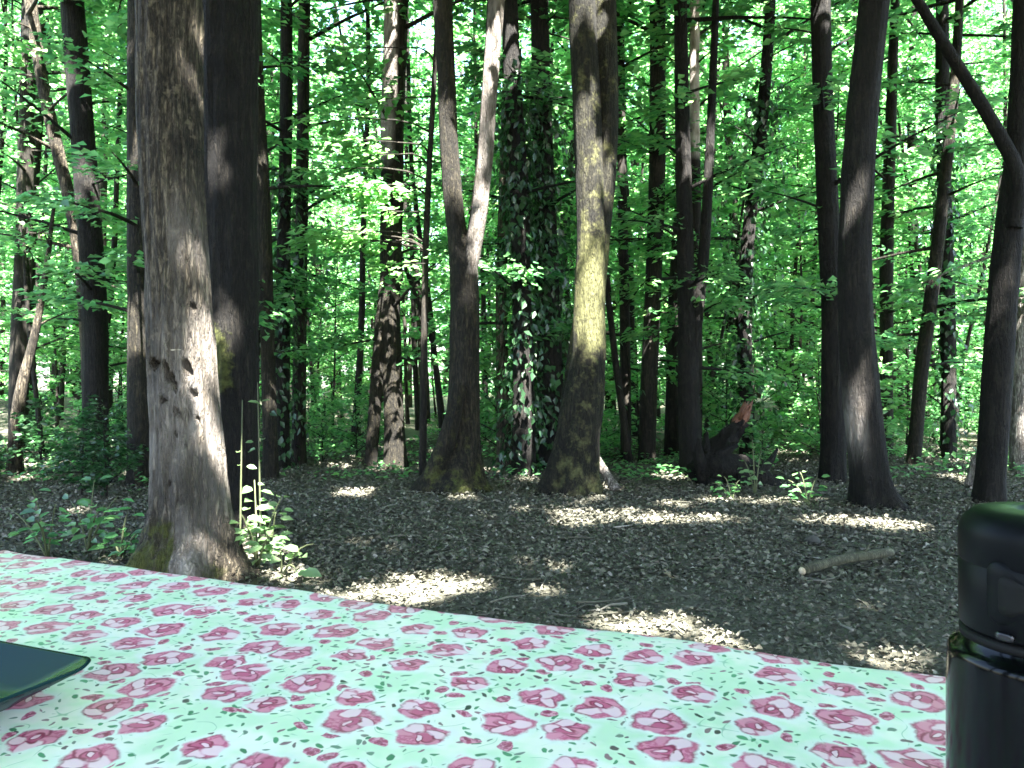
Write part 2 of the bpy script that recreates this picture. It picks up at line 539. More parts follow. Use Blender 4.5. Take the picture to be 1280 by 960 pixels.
fr = np.random.default_rng(5)
for k in range(150):          # flecks of sun on the undergrowth and the trunks behind the clearing
    y_ = fr.uniform(7.6, 13.5)
    SPOTS.append((np.array((fr.uniform(-.68, .68) * y_, y_, fr.uniform(.1, 3.6))), fr.uniform(.07, .24), .3))
for k in range(26):
    y_ = fr.uniform(3.6, 8)
    SPOTS.append((np.array((fr.uniform(-.3, .6) * y_, y_, 0)), fr.uniform(.03, .07), .4))


def let_sun(P, L, extra=0.0):
    """True for leaves that do not stand between the sun and one of the sunny places"""
    keep = np.ones(len(P), dtype=bool)
    for p, r, m in SPOTS:
        d = P - p
        tt = d @ SUN
        perp2 = np.einsum('ij,ij->i', d, d) - tt * tt
        keep &= ~((perp2 < (r + L * m + extra) ** 2) & (tt > .9))
    return keep


# ------------------------------------------------------------------ leaves
def leaf_geo(P, D, Nn, L, fold=.18, wide=.30, full=False):
    D = unit(D); S = unit(np.cross(D, Nn)); Nn = np.cross(S, D)
    L = L[:, None]
    n = len(P)
    if not full:
        v = np.stack((P, P + D * L * .45 - S * L * wide + Nn * L * fold * .5, P + D * L - Nn * L * .12, P + D * L * .45 + S * L * wide + Nn * L * fold * .5), 1)
        b = np.arange(n)[:, None] * 4
        f = np.concatenate((b + np.array((0, 3, 2)), b + np.array((0, 2, 1))))
        return v.reshape(-1, 3), f
    v = np.stack((P, P + D * L * .28 - S * L * wide * .85 + Nn * L * fold * .4, P + D * L * .66 - S * L * wide * .8 + Nn * L * fold * .3, P + D * L - Nn * L * .16,
                  P + D * L * .66 + S * L * wide * .8 + Nn * L * fold * .3, P + D * L * .28 + S * L * wide * .85 + Nn * L * fold * .4), 1)
    b = np.arange(n)[:, None] * 6
    f = np.concatenate((b + np.array((0, 3, 2, 1)), b + np.array((0, 5, 4, 3))))
    return v.reshape(-1, 3), f


def sprays(branches, per, Lrange, tilt=.35, twig=.45, r=None, low=.15):
    """leaves along branches laid out in flat, layered sprays. branches: list of (start, direction, length)"""
    r = r or rng
    O = np.array([b[0] for b in branches]); D = np.array([b[1] for b in branches]); Ln = np.array([b[2] for b in branches])
    w = Ln / Ln.sum()
    idx = r.choice(len(branches), size=int(per * len(branches)), p=w)
    tt = low + (1 - low) * r.random(len(idx)) ** .8
    # each branch carries a few side twigs on both sides
    side = np.cross(D, np.array((0, 0, 1.0))); side = unit(side)
    k = np.round(tt * 7) / 7 + r.normal(size=len(idx)) * .015
    lat = r.uniform(-1, 1, len(idx)) * twig * Ln[idx] * (1.05 - tt * .75)
    droop = -.10 * Ln[idx] * k ** 2 - .10 * np.abs(lat)
    P = O[idx] + D[idx] * (Ln[idx] * k)[:, None] + side[idx] * lat[:, None] + D[idx] * (np.abs(lat) * .55)[:, None]
    P[:, 2] += droop + r.normal(size=len(idx)) * .035
    dirv = D[idx] * .7 + side[idx] * np.sign(lat)[:, None] * .8 + r.normal(size=(len(idx), 3)) * .35
    dirv[:, 2] = dirv[:, 2] * .4 - .12
    nn = np.array((0, 0, 1.0)) + r.normal(size=(len(idx), 3)) * tilt
    L = r.uniform(*Lrange, len(idx))
    return P, unit(dirv), nn, L


def make_branches(zlo, zhi, n, rad, rise=.25, shape='round', r=None, center=None):
    r = r or rng
    out = []
    for i in range(n):
        f = (i + r.random()) / n
        z = zlo + (zhi - zlo) * f
        az = i * 2.399 + r.normal() * .5
        prof = {'round': math.sin(math.pi * min(1, .18 + .80 * f)) ** .6, 'cone': 1.05 - .75 * f}[shape]
        l = rad * prof * r.uniform(.55, 1.1)
        e = rise + r.normal() * .2 + .3 * (f if shape == 'round' else 0)
        d = np.array((math.cos(az) * math.cos(e), math.sin(az) * math.cos(e), math.sin(e)))
        c = center(z) if center else np.zeros(2)
        out.append((np.array((c[0], c[1], z - (.25 * l if shape == 'round' else .1 * l))), d, l))
    return out


def branch_tubes(g, branches, k=.016, sides=4):
    for o, d, l in branches:
        t_ = np.linspace(0, 1, 4)
        P = o + d * (l * .95 * t_)[:, None]
        P[:, 2] += -.10 * l * t_ ** 2
        g.tube(P, np.linspace(k * l ** .8 + .004, .004, 4), sides, cap=False)


# ------------------------------------------------------------------ trunks
def resample(pts, step):
    pts = np.asarray(pts, dtype=float)
    s = np.concatenate(([0], np.cumsum(np.linalg.norm(np.diff(pts[:, :3], axis=0), axis=1))))
    n = max(3, int(s[-1] / step))
    q = np.linspace(0, s[-1], n)
    out = np.stack([np.interp(q, s, pts[:, i]) for i in range(pts.shape[1])], 1)
    # soften the corners
    for _ in range(3):
        out[1:-1] = .25 * out[:-2] + .5 * out[1:-1] + .25 * out[2:]
    return out


def bark_tube(path, sides, ridge=.05, lobes=0.0, nl=5, seed=0, base_z=None, holes=(), moss=None, bare=None, flat=1.0):
    """a trunk with ridged bark: path = (n,4) points with radius. returns V, F, attrs"""
    P, rad = path[:, :3], path[:, 3]
    n = len(P)
    T = unit(np.gradient(P, axis=0))
    A = unit(np.cross(np.broadcast_to(np.array((0, 1.0, 0)), T.shape), T)); B = np.cross(T, A)
    th = np.arange(sides) / sides * 2 * math.pi
    V = np.zeros((n, sides, 3)); mo = np.zeros((n, sides)); ba = np.zeros((n, sides))
    for i in range(n):
        z = P[i, 2]
        for j in range(sides):
            c, s = math.cos(th[j]), math.sin(th[j])
            r = rad[i]
            a = mnoise.noise(Vector((c * 5.5 * r / .18, s * 5.5 * r / .18, z * 1.1 + seed)))
            b = mnoise.noise(Vector((c * 1.3, s * 1.3, z * .9 + seed * 3)))
            e = mnoise.noise(Vector((c * 14 * r / .18, s * 14 * r / .18, z * 4 + seed)))
            k = 1 + ridge * a + .07 * b + ridge * .5 * e
            if lobes and base_z is not None:
                k += lobes * math.exp(-(z - base_z) / .28) * (math.cos(nl * th[j] + seed) + .4 * math.cos((nl - 2) * th[j] + seed * 2))
            q = P[i] + (A[i] * c + B[i] * s) * (r * k)
            q[1] = P[i, 1] + (q[1] - P[i, 1]) * flat
            for hp, hr, hv, dep in holes:
                d2 = ((q[0] - hp[0] + .3 * (q[2] - hp[2])) / hr) ** 2 + ((q[2] - hp[2]) / hv) ** 2
                d2 *= 1 + .5 * mnoise.noise(Vector((q[0] * 60, 1, q[2] * 60)))
                if d2 < 1.7 and q[1] < P[i, 1]:
                    q[1] += dep * (1 - d2) ** .5 if d2 < 1 else -.006 * (1.7 - d2)
            V[i, j] = q
            if moss: mo[i, j] = moss(q, c, s)
            if bare: ba[i, j] = bare(q, c, s)
    return V.reshape(-1, 3), grid_faces(n, sides), {'moss': mo.ravel(), 'bare': ba.ravel()}


def px_path(spec, d, top=None, lean=0.0, r_top=None):
    """centre line from picture rows: spec = [(px, py, half width px)], from the ground upwards; continues to height top"""
    pts = []
    for px, py, hw in spec:
        p = at(px, py, d)
        pts.append([p[0], d + lean * p[2], p[2], hw * d / FPX])
    pts = np.array(pts)
    if top and top > pts[-1, 2]:
        a, b = pts[-2], pts[-1]
        dr = (b[:3] - a[:3]) / max(.05, b[2] - a[2])
        dr[:2] *= .6
        h = top - b[2]
        for f in (.35, .7, 1.0):
            pts = np.vstack((pts, np.append(b[:3] + dr * h * f, b[3] * (1 - f * .75))))
    return pts


def canopy_mesh(name, P, D, Nn, L, full=False):
    v, f = leaf_geo(P, D, Nn, L, full=full)
    return np_mesh(name, v, f)


def named_tree(name, label, cat, paths, bark_mat, crown=None, group=None, sides=20, step=.08, leafmat='leaf', ivy=None, **kw):
    """paths: list of (n,4) arrays (first is the main stem). crown: dict(zlo,zhi,n,rad,per,L)"""
    base = paths[0][0, :3]
    root = empty(name, (base[0], base[1], 0), label, cat, group)
    off = np.array((base[0], base[1], 0))
    Vs, Fs, at_ = [], [], {'moss': [], 'bare': []}
    n0 = 0
    for i, p in enumerate(paths):
        q = resample(p, step)
        V, F, A = bark_tube(q, sides, seed=hash(name + label) % 97 * .37 + i * 5.1 if False else len(label) * 1.7 + i * 5.1,
                            base_z=p[0, 2] if i == 0 else None, **({**kw, 'lobes': kw.get('lobes', .12) if i == 0 else 0, 'ridge': kw.get('ridge', .05)}))
        Vs.append(V - off); Fs.append(F + n0); n0 += len(V)
        for k in at_: at_[k].append(A[k])
    main = resample(paths[0], .3)
    g = Geo()
    if crown:
        def center(z):
            return np.array((np.interp(z, main[:, 2], main[:, 0]), np.interp(z, main[:, 2], main[:, 1])))
        br = make_branches(crown['zlo'], crown['zhi'], crown['n'], crown['rad'], center=center)
        if crown.get('low'):
            br = br + make_branches(1.3, crown['zlo'], crown['low'], 1.35, .1, 'round', None, center)
        branch_tubes(g, br, .016, 5)
        Vb = np.concatenate(g.V); Fb = np.concatenate(g.F) + n0
        Vs.append(Vb - off); Fs.append(Fb)
        for k in at_: at_[k].append(np.zeros(len(Vb)))
        P, D, Nn, L = sprays(br, crown['per'], crown['L'])
        if crown.get('fill'):
            m = crown['fill']
            f = rng.random(m); z = crown['zlo'] - .3 + (crown['zhi'] + .6 - crown['zlo']) * f
            pr = np.sin(math.pi * np.clip(.14 + .82 * f, 0, 1)) ** .6 * crown['rad'] * np.sqrt(rng.random(m))
            a = rng.uniform(0, 2 * math.pi, m)
            cx = np.interp(z, main[:, 2], main[:, 0]); cy = np.interp(z, main[:, 2], main[:, 1])
            dd = rng.normal(size=(m, 3)); dd[:, 2] *= .4
            P = np.concatenate((P, np.stack((cx + pr * np.cos(a), cy + pr * np.sin(a), z), 1))); D = np.concatenate((D, unit(dd)))
            Nn = np.concatenate((Nn, np.array((0, -.2, 1.0)) + rng.normal(size=(m, 3)) * .4)); L = np.concatenate((L, rng.uniform(*crown['L'], m)))
        kp = let_sun(P, L)
        me = canopy_mesh('crown', P[kp] - off, D[kp], Nn[kp], L[kp])
        link_mesh('crown', me, M[leafmat], root)
    me = np_mesh('trunk', np.concatenate(Vs), np.concatenate(Fs), True, attrs={k: np.concatenate(v) for k, v in at_.items()})
    link_mesh('trunk', me, bark_mat, root)
    return root, main


def crown_hi(rad=2.8, per=90, n=28, L=(.15, .23), zlo=6.0, zhi=13):
    return dict(fill=8000, zlo=zlo, zhi=zhi, n=n, rad=rad, per=per, L=L)


# ---- A: the old tree beside the table
dA = 4.15
holesA = [(at(x, y, dA), w * dA / FPX, h * dA / FPX, dep) for x, y, w, h, dep in
          ((208, 455, 8, 6, .10), (226, 466, 3.5, 13, .08), (234, 478, 3, 11, .08), (246, 460, 5.5, 11, .09), (253, 491, 4, 5, .07), (222, 499, 4.5, 3, .05), (239, 514, 3, 4, .06), (258, 522, 3.5, 3.5, .05), (229, 600, 2.5, 2.5, .05), (251, 385, 4, 3.5, .05), (237, 540, 2, 3, .04))]
def mossA(q, c, s):
    z = q[2]
    m = max(0, 1 - z / .5) * (1.0 if c < .1 else .35) * (1.0 if -.2 > s else .8)
    return m * .9
def bare_litA(q, c, s):
    z = q[2]
    m = math.exp(-((z - .85) / .5) ** 2) * .6 + .35 * math.exp(-((z - 1.65) / .35) ** 2) * (c > 0.1)  # middle is bare wood; upper right paints a sunlit patch
    wz = max(0, min(1, (.42 - z) / .25))
    m = m * (1 - wz) + wz * .9 * max(0, min(1, 1.3 - abs(q[0] + 1.62) / .10))  # pale wedge paints sunlight on the foot
    return max(0, m * (.55 + .6 * mnoise.noise(Vector((q[0] * 7, 3, q[2] * 3)))))
specA = [(231, 750, 86), (231, 725, 76), (232, 703, 66), (234, 680, 56), (235, 660, 50), (235, 630, 45.5), (234, 590, 43), (232, 550, 41), (229, 500, 40), (226, 440, 39), (224, 380, 38), (223, 330, 37), (216, 230, 36.5), (212, 120, 36), (211, 0, 37), (211, -60, 36)]
rootA, _ = named_tree('old_tree', 'thick grey tree trunk with woodpecker holes and mossy foot right behind the table', 'tree', [px_path(specA, dA, 13)], M['bark_grey'],
                      crown_hi(), sides=120, step=.016, lobes=.30, nl=5, holes=holesA, moss=mossA, bare=bare_litA, ridge=.10)
# bracket fungus and a thin leafy shoot on the trunk
g = Geo()
for x, y, w in ((219, 437, 11), (205, 441, 6)):
    c = at(x, y, dA - .155)
    for s_ in range(1):
        n = 12
        th = np.linspace(math.pi, 2 * math.pi, n)
        Rr = w * dA / FPX
        top = np.stack((c[0] + np.cos(th) * Rr, c[1] + np.sin(th) * Rr * .8 + .03, np.full(n, c[2])), 1)
        Vv = np.concatenate((top, top * np.array((1, 1, 0)) + np.array((0, .02, c[2] - .018)), [c + (0, .05, .014), c + (0, .05, -.03)]))
        F1 = [(i, i + 1, 2 * n) for i in range(n - 1)] + [(n + i + 1, n + i, 2 * n + 1) for i in range(n - 1)]
        F2 = [(i, n + i, n + i + 1, i + 1) for i in range(n - 1)]
        g.add(Vv - np.array(rootA.location), [np.array(F1), np.array(F2)])
g.build('bracket_fungus', M['fungus'], rootA)

# ---- B: dark trunk just behind it
dB = 5.25
def mossB(q, c, s):
    z = q[2]
    return max(0, 1.1 * math.exp(-((z - 1.10) / .24) ** 2) * math.exp(-((q[0] + 1.90) / .13) ** 2)) + .25 * max(0, 1 - z / .5)
specB = [(292, 690, 50), (292, 672, 44), (291, 640, 38), (291, 600, 34), (291, 500, 33), (288, 400, 32.5), (286, 300, 33), (284, 200, 35), (283, 100, 37), (283, 0, 39), (283, -60, 38)]
named_tree('tree', 'thick black-barked trunk with a yellow-green moss patch, standing against the old grey tree', 'tree', [px_path(specB, dB, 14)], M['bark_dark'],
           crown_hi(), sides=44, step=.05, lobes=.2, moss=mossB, ridge=.09)

# ---- I: forked tree
dI = 7.3
specI = [(570, 625, 60), (568, 612, 52), (570, 600, 40), (574, 580, 30), (577, 550, 23), (579, 500, 20), (581, 440, 18.5), (582, 380, 18), (580, 338, 18), (572, 300, 12.5), (566, 250, 12), (561, 180, 11.5), (558, 100, 11.5), (555, 40, 12), (552, -40, 12)]
specI2 = [(582, 372, 12), (585, 340, 11.5), (593, 300, 10.5), (599, 262, 10.5), (606, 200, 10), (612, 110, 10), (620, 0, 11), (624, -60, 11)]
specI3 = [(523, 622, 12), (540, 596, 12), (556, 560, 12), (567, 520, 10), (574, 480, 8)]
named_tree('forked_tree', 'brown tree forking into two limbs low down, with a wide flared foot', 'tree',
           [px_path(specI, dI, 12), px_path(specI2, dI - .05, 12), px_path(specI3, dI - .15)], M['bark_brown'], crown_hi(2.7), sides=36, step=.05, lobes=.2, ridge=.08,
           moss=lambda q, c, s: .18 + .3 * max(0, 1 - q[2] / .8), bare=lambda q, c, s: .5 * (q[2] > 1.95 and q[0] > (586 - 640) / FPX * dI) * (c > -.8))  # right limb coloured paler to paint the sun on it

# ---- K: mossy twin-stemmed tree
dK = 7.1
specK = [(714, 622, 42), (714, 606, 36), (717, 580, 30), (724, 540, 27), (730, 500, 25), (736, 450, 21), (736, 400, 20), (737, 350, 19), (738, 300, 17), (737, 250, 17), (734, 150, 17), (729, 50, 17), (727, -40, 17)]
specK2 = [(742, 400, 12), (746, 330, 13), (750, 280, 14), (756, 220, 15), (758, 150, 15), (755, 60, 16), (753, -40, 16)]
specK3 = [(697, 612, 14), (706, 560, 12), (712, 500, 10), (718, 440, 8), (726, 380, 6)]
def mossK(q, c, s):
    z = q[2]
    a = 1.15 * math.exp(-((z - 1.75) / .62) ** 2)
    return max(a, .5 * max(0, 1 - z / 2.2), .35) * (1.0 if c > -.75 else .7)
rootK, _ = named_tree('mossy_tree', 'twin-stemmed tree trunk coated in yellow-green moss at the middle of the clearing edge', 'tree',
           [px_path(specK, dK, 13), px_path(specK2, dK + .12, 13), px_path(specK3, dK + .2)], M['bark_moss'], crown_hi(2.9), sides=40, step=.05, lobes=.22, moss=mossK, ridge=.08)

# ---- M: right tree
dM = 6.35
specM = [(1100, 645, 42), (1096, 634, 32), (1092, 615, 25), (1087, 580, 22), (1082, 540, 22), (1076, 480, 22), (1071, 420, 21.5), (1069, 360, 20.5), (1069, 300, 19.5), (1072, 220, 19), (1077, 140, 18.5), (1086, 60, 18), (1093, 0, 18), (1098, -50, 18)]
named_tree('tree', 'dark brown trunk leaning slightly right, standing alone right of the clearing', 'tree', [px_path(specM, dM, 13)], M['bark_dark'], crown_hi(2.9), sides=36, step=.05,
           lobes=.22, bare=lambda q, c, s: .55 * math.exp(-((q[2] - .68) / .22) ** 2) * max(0, min(1, (-.15 - c) * 3)), ridge=.08)  # pale patch low on the left side is painted sunlight

# ---- N: right edge tree with a long diagonal limb
dN = 6.6
specN = [(1234, 660, 26), (1236, 640, 21), (1238, 600, 17), (1243, 540, 17), (1247, 470, 17), (1251, 400, 17), (1257, 330, 17), (1265, 260, 16), (1272, 200, 14), (1276, 100, 12), (1279, 0, 11), (1281, -50, 11)]
specN2 = [(1268, 285, 9), (1274, 235, 9), (1269, 205, 8.5), (1246, 163, 8), (1222, 122, 7.5), (1197, 82, 7), (1172, 42, 6.5), (1148, 2, 6), (1110, -60, 5)]
named_tree('tree', 'dark trunk behind the flask with a long bare limb slanting up to the left', 'tree', [px_path(specN, dN, 12), px_path(specN2, dN - .1)], M['bark_dark'], crown_hi(2.8), sides=24, step=.06, ridge=.05)

# ---- further trunks that can be told apart (base row is hidden by undergrowth)
def far_tree(label, spec, d, mat='bark_far', extra=(), sides=12, name='tree', top=12, crown=None, **kw):
    paths = [px_path(spec, d, top)] + [px_path(e, d - .02) for e in extra]
    paths[0] = np.vstack(([[paths[0][0, 0], paths[0][0, 1], -.15, paths[0][0, 3] * 1.35]], paths[0]))
    return named_tree(name, label, 'tree', paths, M[mat], crown or dict(zlo=5.2, zhi=12, n=22, rad=2.3, per=150, L=(.075, .125), low=11), sides=sides, step=.15, ridge=.04, **kw)

far_tree('dark straight trunk at the upper left with a thinner curved stem beside it', [(119, 575, 16), (120, 500, 15), (119, 400, 14.5), (113, 300, 14), (106, 200, 14), (98, 100, 14), (90, 0, 14), (86, -50, 14)], 8.6, 'bark_dark')
far_tree('thin pale-brown curved stem sweeping up to the left edge', [(113, 560, 8), (110, 440, 8), (104, 350, 8), (92, 270, 7.5), (70, 180, 7.5), (52, 100, 7), (38, 0, 7), (32, -40, 7)], 8.9, 'bark_grey')
far_tree('dark trunk half hidden behind the left side of the old grey tree', [(176, 600, 15), (175, 500, 15), (174, 350, 14), (173, 200, 13), (172, 100, 12), (172, 0, 12), (172, -40, 12)], 7.6, 'bark_brown')
far_tree('slim trunk close behind the right side of the black trunk', [(338, 560, 9), (334, 400, 9), (329, 260, 10), (323, 150, 9), (318, 40, 9), (316, -40, 9)], 8.0, 'bark_brown')
far_tree('very slim upright dark trunk between the black trunk and the two-stemmed one', [(373, 590, 9), (374, 480, 8.5), (376, 350, 8), (378, 200, 8), (380, 60, 7.5), (381, -30, 7)], 9.4)
far_tree('dark trunk that splits low into two stems, with leafy sprays across it', [(494, 598, 15), (493, 540, 13), (491, 480, 12), (488, 400, 12), (488, 330, 13), (490, 250, 14), (490, 150, 15), (494, 60, 15), (496, 0, 15), (497, -40, 15)], 9.0, 'bark_brown',
         extra=[[(462, 596, 8), (468, 520, 8), (473, 440, 8), (479, 380, 8), (484, 330, 7)]], bare=lambda q, c, s: .7 * (q[2] > 3.4) * (c < .3))  # upper left of the stem painted pale as if sunlit
far_tree('pale slim stem with its upper half bare white, right of the mossy tree', [(868, 600, 10), (869, 450, 9), (869, 300, 8), (868, 180, 7), (868, 90, 6.5), (869, 0, 6), (869, -40, 6)], 9.5, 'bark_far', bare=lambda q, c, s: 1.0 * (q[2] > 3.6))  # white upper stem is sunlight put into the colour
far_tree('dark trunk behind the left foot of the leaning rotten log', [(866, 612, 15), (862, 540, 14), (860, 450, 13), (858, 350, 11), (855, 250, 10), (852, 100, 9), (850, -20, 8)], 8.6, 'bark_dark',
         extra=[[(864, 500, 8), (868, 420, 8), (880, 320, 7), (886, 220, 6), (891, 100, 5), (896, -30, 4)]])
far_tree('straight dark trunk second to the right of the mossy tree', [(808, 600, 11), (811, 480, 10.5), (817, 350, 10.5), (822, 200, 10.5), (822, 80, 10), (822, -30, 10)], 9.8)
far_tree('thin dark stem immediately right of the mossy tree', [(783, 600, 7), (782, 480, 7), (781, 380, 6.5), (778, 260, 6), (776, 100, 5.5), (774, -30, 5)], 10.2)
far_tree('straight dark trunk close behind the lone right-hand trunk', [(1040, 625, 16), (1042, 520, 15), (1042, 400, 14), (1036, 280, 13), (1030, 150, 12), (1026, 20, 12), (1025, -40, 12)], 7.8, 'bark_dark')
far_tree('dark trunk at the far left edge', [(22, 590, 11), (24, 450, 11), (30, 300, 10), (34, 150, 9), (36, 0, 8), (36, -30, 8)], 10.5)
far_tree('thin leaning stem crossing between the two right-hand trunks', [(1140, 600, 8), (1152, 460, 8), (1166, 360, 8), (1180, 240, 7), (1192, 120, 6), (1200, 0, 5)], 9.2, 'bark_brown')
far_tree('slim trunk right beside the lone right-hand trunk', [(1108, 600, 8), (1108, 450, 8), (1108, 320, 8), (1112, 200, 7), (1116, 80, 6), (1120, -20, 5)], 10.5)
far_tree('sunlit pale trunk at the right edge behind the flask', [(1276, 640, 13), (1275, 560, 12), (1276, 480, 11), (1279, 380, 11), (1284, 250, 10), (1290, 60, 9)], 8.4, 'bark_pale')
far_tree('pale sunlit dead stem leaning at the left edge', [(18, 590, 9), (20, 530, 8), (27, 475, 6.5), (42, 432, 5), (48, 395, 4.5), (58, 340, 3.5), (68, 250, 2)], 8.4, 'bark_grey', top=None,
         crown=dict(zlo=1.6, zhi=2.6, n=3, rad=.6, per=14, L=(.06, .1)))
far_tree('pale upright stem between the forked tree and the ivy-hung trunks', [(632, 600, 10), (630, 540, 9), (628, 460, 8), (626, 380, 7), (630, 250, 7), (634, 100, 6), (634, -20, 6)], 9.0, 'bark_grey')

# ---- ivy-hung trunks between the forked and the mossy tree
def ivy_tree(label, spec, d, n=1500, spread=.16, zmax=4.2):
    root, main = far_tree(label, spec, d, 'bark_dark', name='ivy_covered_tree')
    z = rng.random(n) ** .8 * zmax
    i = [np.interp(z, main[:, 2], main[:, k]) for k in range(4)]
    a = rng.uniform(0, 2 * math.pi, n)
    rr = i[3] * .9 + np.abs(rng.normal(size=n)) * spread * (1 + .5 * np.sin(z * 3.1 + d * 7))
    out = np.stack((np.cos(a), np.sin(a), np.zeros(n)), 1)
    P = np.stack((i[0], i[1], z), 1) + out * rr[:, None] - np.array((root.location.x, root.location.y, 0))
    D = out * .3 + np.array((0, 0, -.8)) + rng.normal(size=(n, 3)) * .4
    kp = let_sun(P + np.array((root.location.x, root.location.y, 0)), np.full(n, .03))
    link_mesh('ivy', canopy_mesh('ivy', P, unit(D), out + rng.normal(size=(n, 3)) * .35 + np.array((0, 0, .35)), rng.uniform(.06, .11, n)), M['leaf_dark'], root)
ivy_tree('ivy-covered trunk just right of the forked tree', [(655, 600, 15), (655, 480, 14), (652, 360, 12), (650, 240, 12), (640, 100, 11), (636, -30, 10)], 8.3)
ivy_tree('ivy-covered trunk just left of the mossy tree', [(688, 600, 18), (688, 480, 17), (684, 360, 15), (680, 240, 14), (676, 100, 12), (674, -30, 11)], 8.8, 1800, .2)
ivy_tree('leaning trunk hung with dark ivy above the rotten log', [(935, 600, 10), (932, 480, 9), (930, 380, 9), (936, 280, 8), (950, 180, 8), (960, 60, 7), (965, -30, 6)], 9.6, 1300, .26, 4.6)
ivy_tree('ivy-wrapped trunk at the right, half behind the diagonal limb', [(1186, 600, 9), (1186, 480, 9), (1184, 360, 9), (1180, 240, 8), (1178, 100, 8), (1178, -30, 7)], 10.0, 700, .12)
ivy_tree('bushy ivy-wrapped trunk behind the black trunk', [(352, 600, 10), (352, 480, 10), (354, 360, 9), (356, 240, 8), (358, 100, 8), (358, -30, 7)], 9.0, 1000, .2, 3.4)

# ------------------------------------------------------------------ kinds of background tree (built once, then copied)
def trunk_geo(g, H, r0, bend, r, sides=9):
    z = np.linspace(-.3, H, 16)
    ph = r.uniform(0, 6.28, 4)
    x = bend * (np.sin(z * .35 + ph[0]) - math.sin(ph[0])) + .02 * np.sin(z * 1.7 + ph[1])
    y = bend * (np.sin(z * .3 + ph[2]) - math.sin(ph[2])) + .02 * np.sin(z * 1.5 + ph[3])
    rad = r0 * (1 - .75 * (z / H).clip(0, 1)) * (1 + .5 * np.exp(-z.clip(0) / .25))
    g.tube(np.stack((x, y, z), 1), rad, sides, jitter=.06)
    return lambda q: np.array((np.interp(q, z, x), np.interp(q, z, y)))


def tree_kind(seed, H, r0, zlo, nb, rad, per, Lr, bend=.25, shape='round', rise=.25, mat='leaf', bmat='bark_far', second=False):
    r = np.random.default_rng(seed)
    g = Geo()
    c = trunk_geo(g, H, r0, bend, r)
    if second:
        z = np.linspace(H * .14, H * .85, 9)
        a = r.uniform(0, 6.28)
        off = np.linspace(0, 1.0, 9) ** .9 * H * .14
        cc = np.array([c(q) for q in z])
        g.tube(np.stack((cc[:, 0] + off * math.cos(a), cc[:, 1] + off * math.sin(a), z), 1), np.linspace(r0 * .65, r0 * .2, 9), 7)
    br = make_branches(zlo, H, nb, rad, rise, shape, r, c)
    branch_tubes(g, br, .008, 4)
    tm = g.mesh('trunk', True); tm.materials.append(M[bmat])
    P, D, Nn, L = sprays(br, per, Lr, .6, r=r)
    P[:, 2] = np.maximum(P[:, 2], .05)
    cm = canopy_mesh('crown', P, D, Nn, L); cm.materials.append(M[mat])
    return tm, cm


KINDS = [tree_kind(11, 15, .09, 2.0, 46, 2.4, 120, (.10, .17)), tree_kind(12, 17, .12, 3.2, 46, 2.7, 125, (.11, .18), .35), tree_kind(13, 13, .065, 1.6, 40, 2.1, 120, (.10, .17), .3, second=True),
         tree_kind(14, 16, .10, 2.6, 46, 2.5, 115, (.11, .17), .15), tree_kind(15, 14, .075, 1.8, 40, 2.2, 120, (.10, .16), .4, second=True)]
SAPS = [tree_kind(21, 6.0, .035, .9, 30, 1.6, 85, (.09, .14), .18, 'round', .2), tree_kind(22, 5.0, .03, .6, 26, 1.4, 85, (.09, .14), .12, 'round', .15),
        tree_kind(23, 7.5, .045, 1.2, 34, 1.8, 85, (.09, .15), .25, 'round', .25), tree_kind(24, 5.5, .03, .8, 24, 1.6, 75, (.09, .14), .2, 'round', .05, 'leaf_light')]
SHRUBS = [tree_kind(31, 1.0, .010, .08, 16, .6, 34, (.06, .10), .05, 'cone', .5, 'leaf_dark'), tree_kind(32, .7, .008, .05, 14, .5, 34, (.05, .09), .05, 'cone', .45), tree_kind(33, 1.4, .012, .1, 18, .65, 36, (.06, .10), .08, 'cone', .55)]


def put_tree(name, kind, x, y, label, cat, group, s=1.0, rz=None):
    root = empty(name, (x, y, gh(x, y)), label, cat, group)
    root.rotation_euler = (0, 0, rng.uniform(0, 6.28) if rz is None else rz)
    root.scale = (s, s, s * rng.uniform(.92, 1.08))
    for nm, me in zip(('trunk', 'crown'), kind):
        link_mesh(nm, me, None, root)
    return root


taken = []
def free(x, y, r):
    return all((x - a) ** 2 + (y - b) ** 2 > r * r for a, b in taken)


cnt = 0
tries = 0
while cnt < 120 and tries < 6000:
    tries += 1
    y = 10.5 + 27 * rng.random() ** .75
    x = rng.uniform(-1, 1) * (.74 * y + 2.5)
    if not free(x, y, 1.35): continue
    taken.append((x, y)); cnt += 1
    put_tree('forest_tree', KINDS[rng.integers(len(KINDS))], x, y, 'slim leafy tree standing deep in the wood behind the clearing', 'tree', 'slim trees deep in the wood', rng.uniform(.8, 1.15))
POLES = [tree_kind(41, 11, .045, 4.2, 22, 1.5, 70, (.10, .16), .3), tree_kind(42, 9, .035, 3.4, 20, 1.4, 70, (.10, .15), .45), tree_kind(43, 12, .055, 4.6, 22, 1.6, 70, (.10, .16), .2)]
cnt = 0
tries = 0
while cnt < 62 and tries < 6000:
    tries += 1
    y = 9.6 + 16 * rng.random()
    x = rng.uniform(-1, 1) * (.72 * y + .5)
    if not free(x, y, .5): continue
    taken.append((x, y)); cnt += 1
    put_tree('slim_tree', POLES[rng.integers(3)], x, y, 'thin pole-like young tree with bare lower stem in the wood behind the clearing', 'tree', 'thin pole-like trees in the wood', rng.uniform(.8, 1.2))
cnt = 0
tries = 0
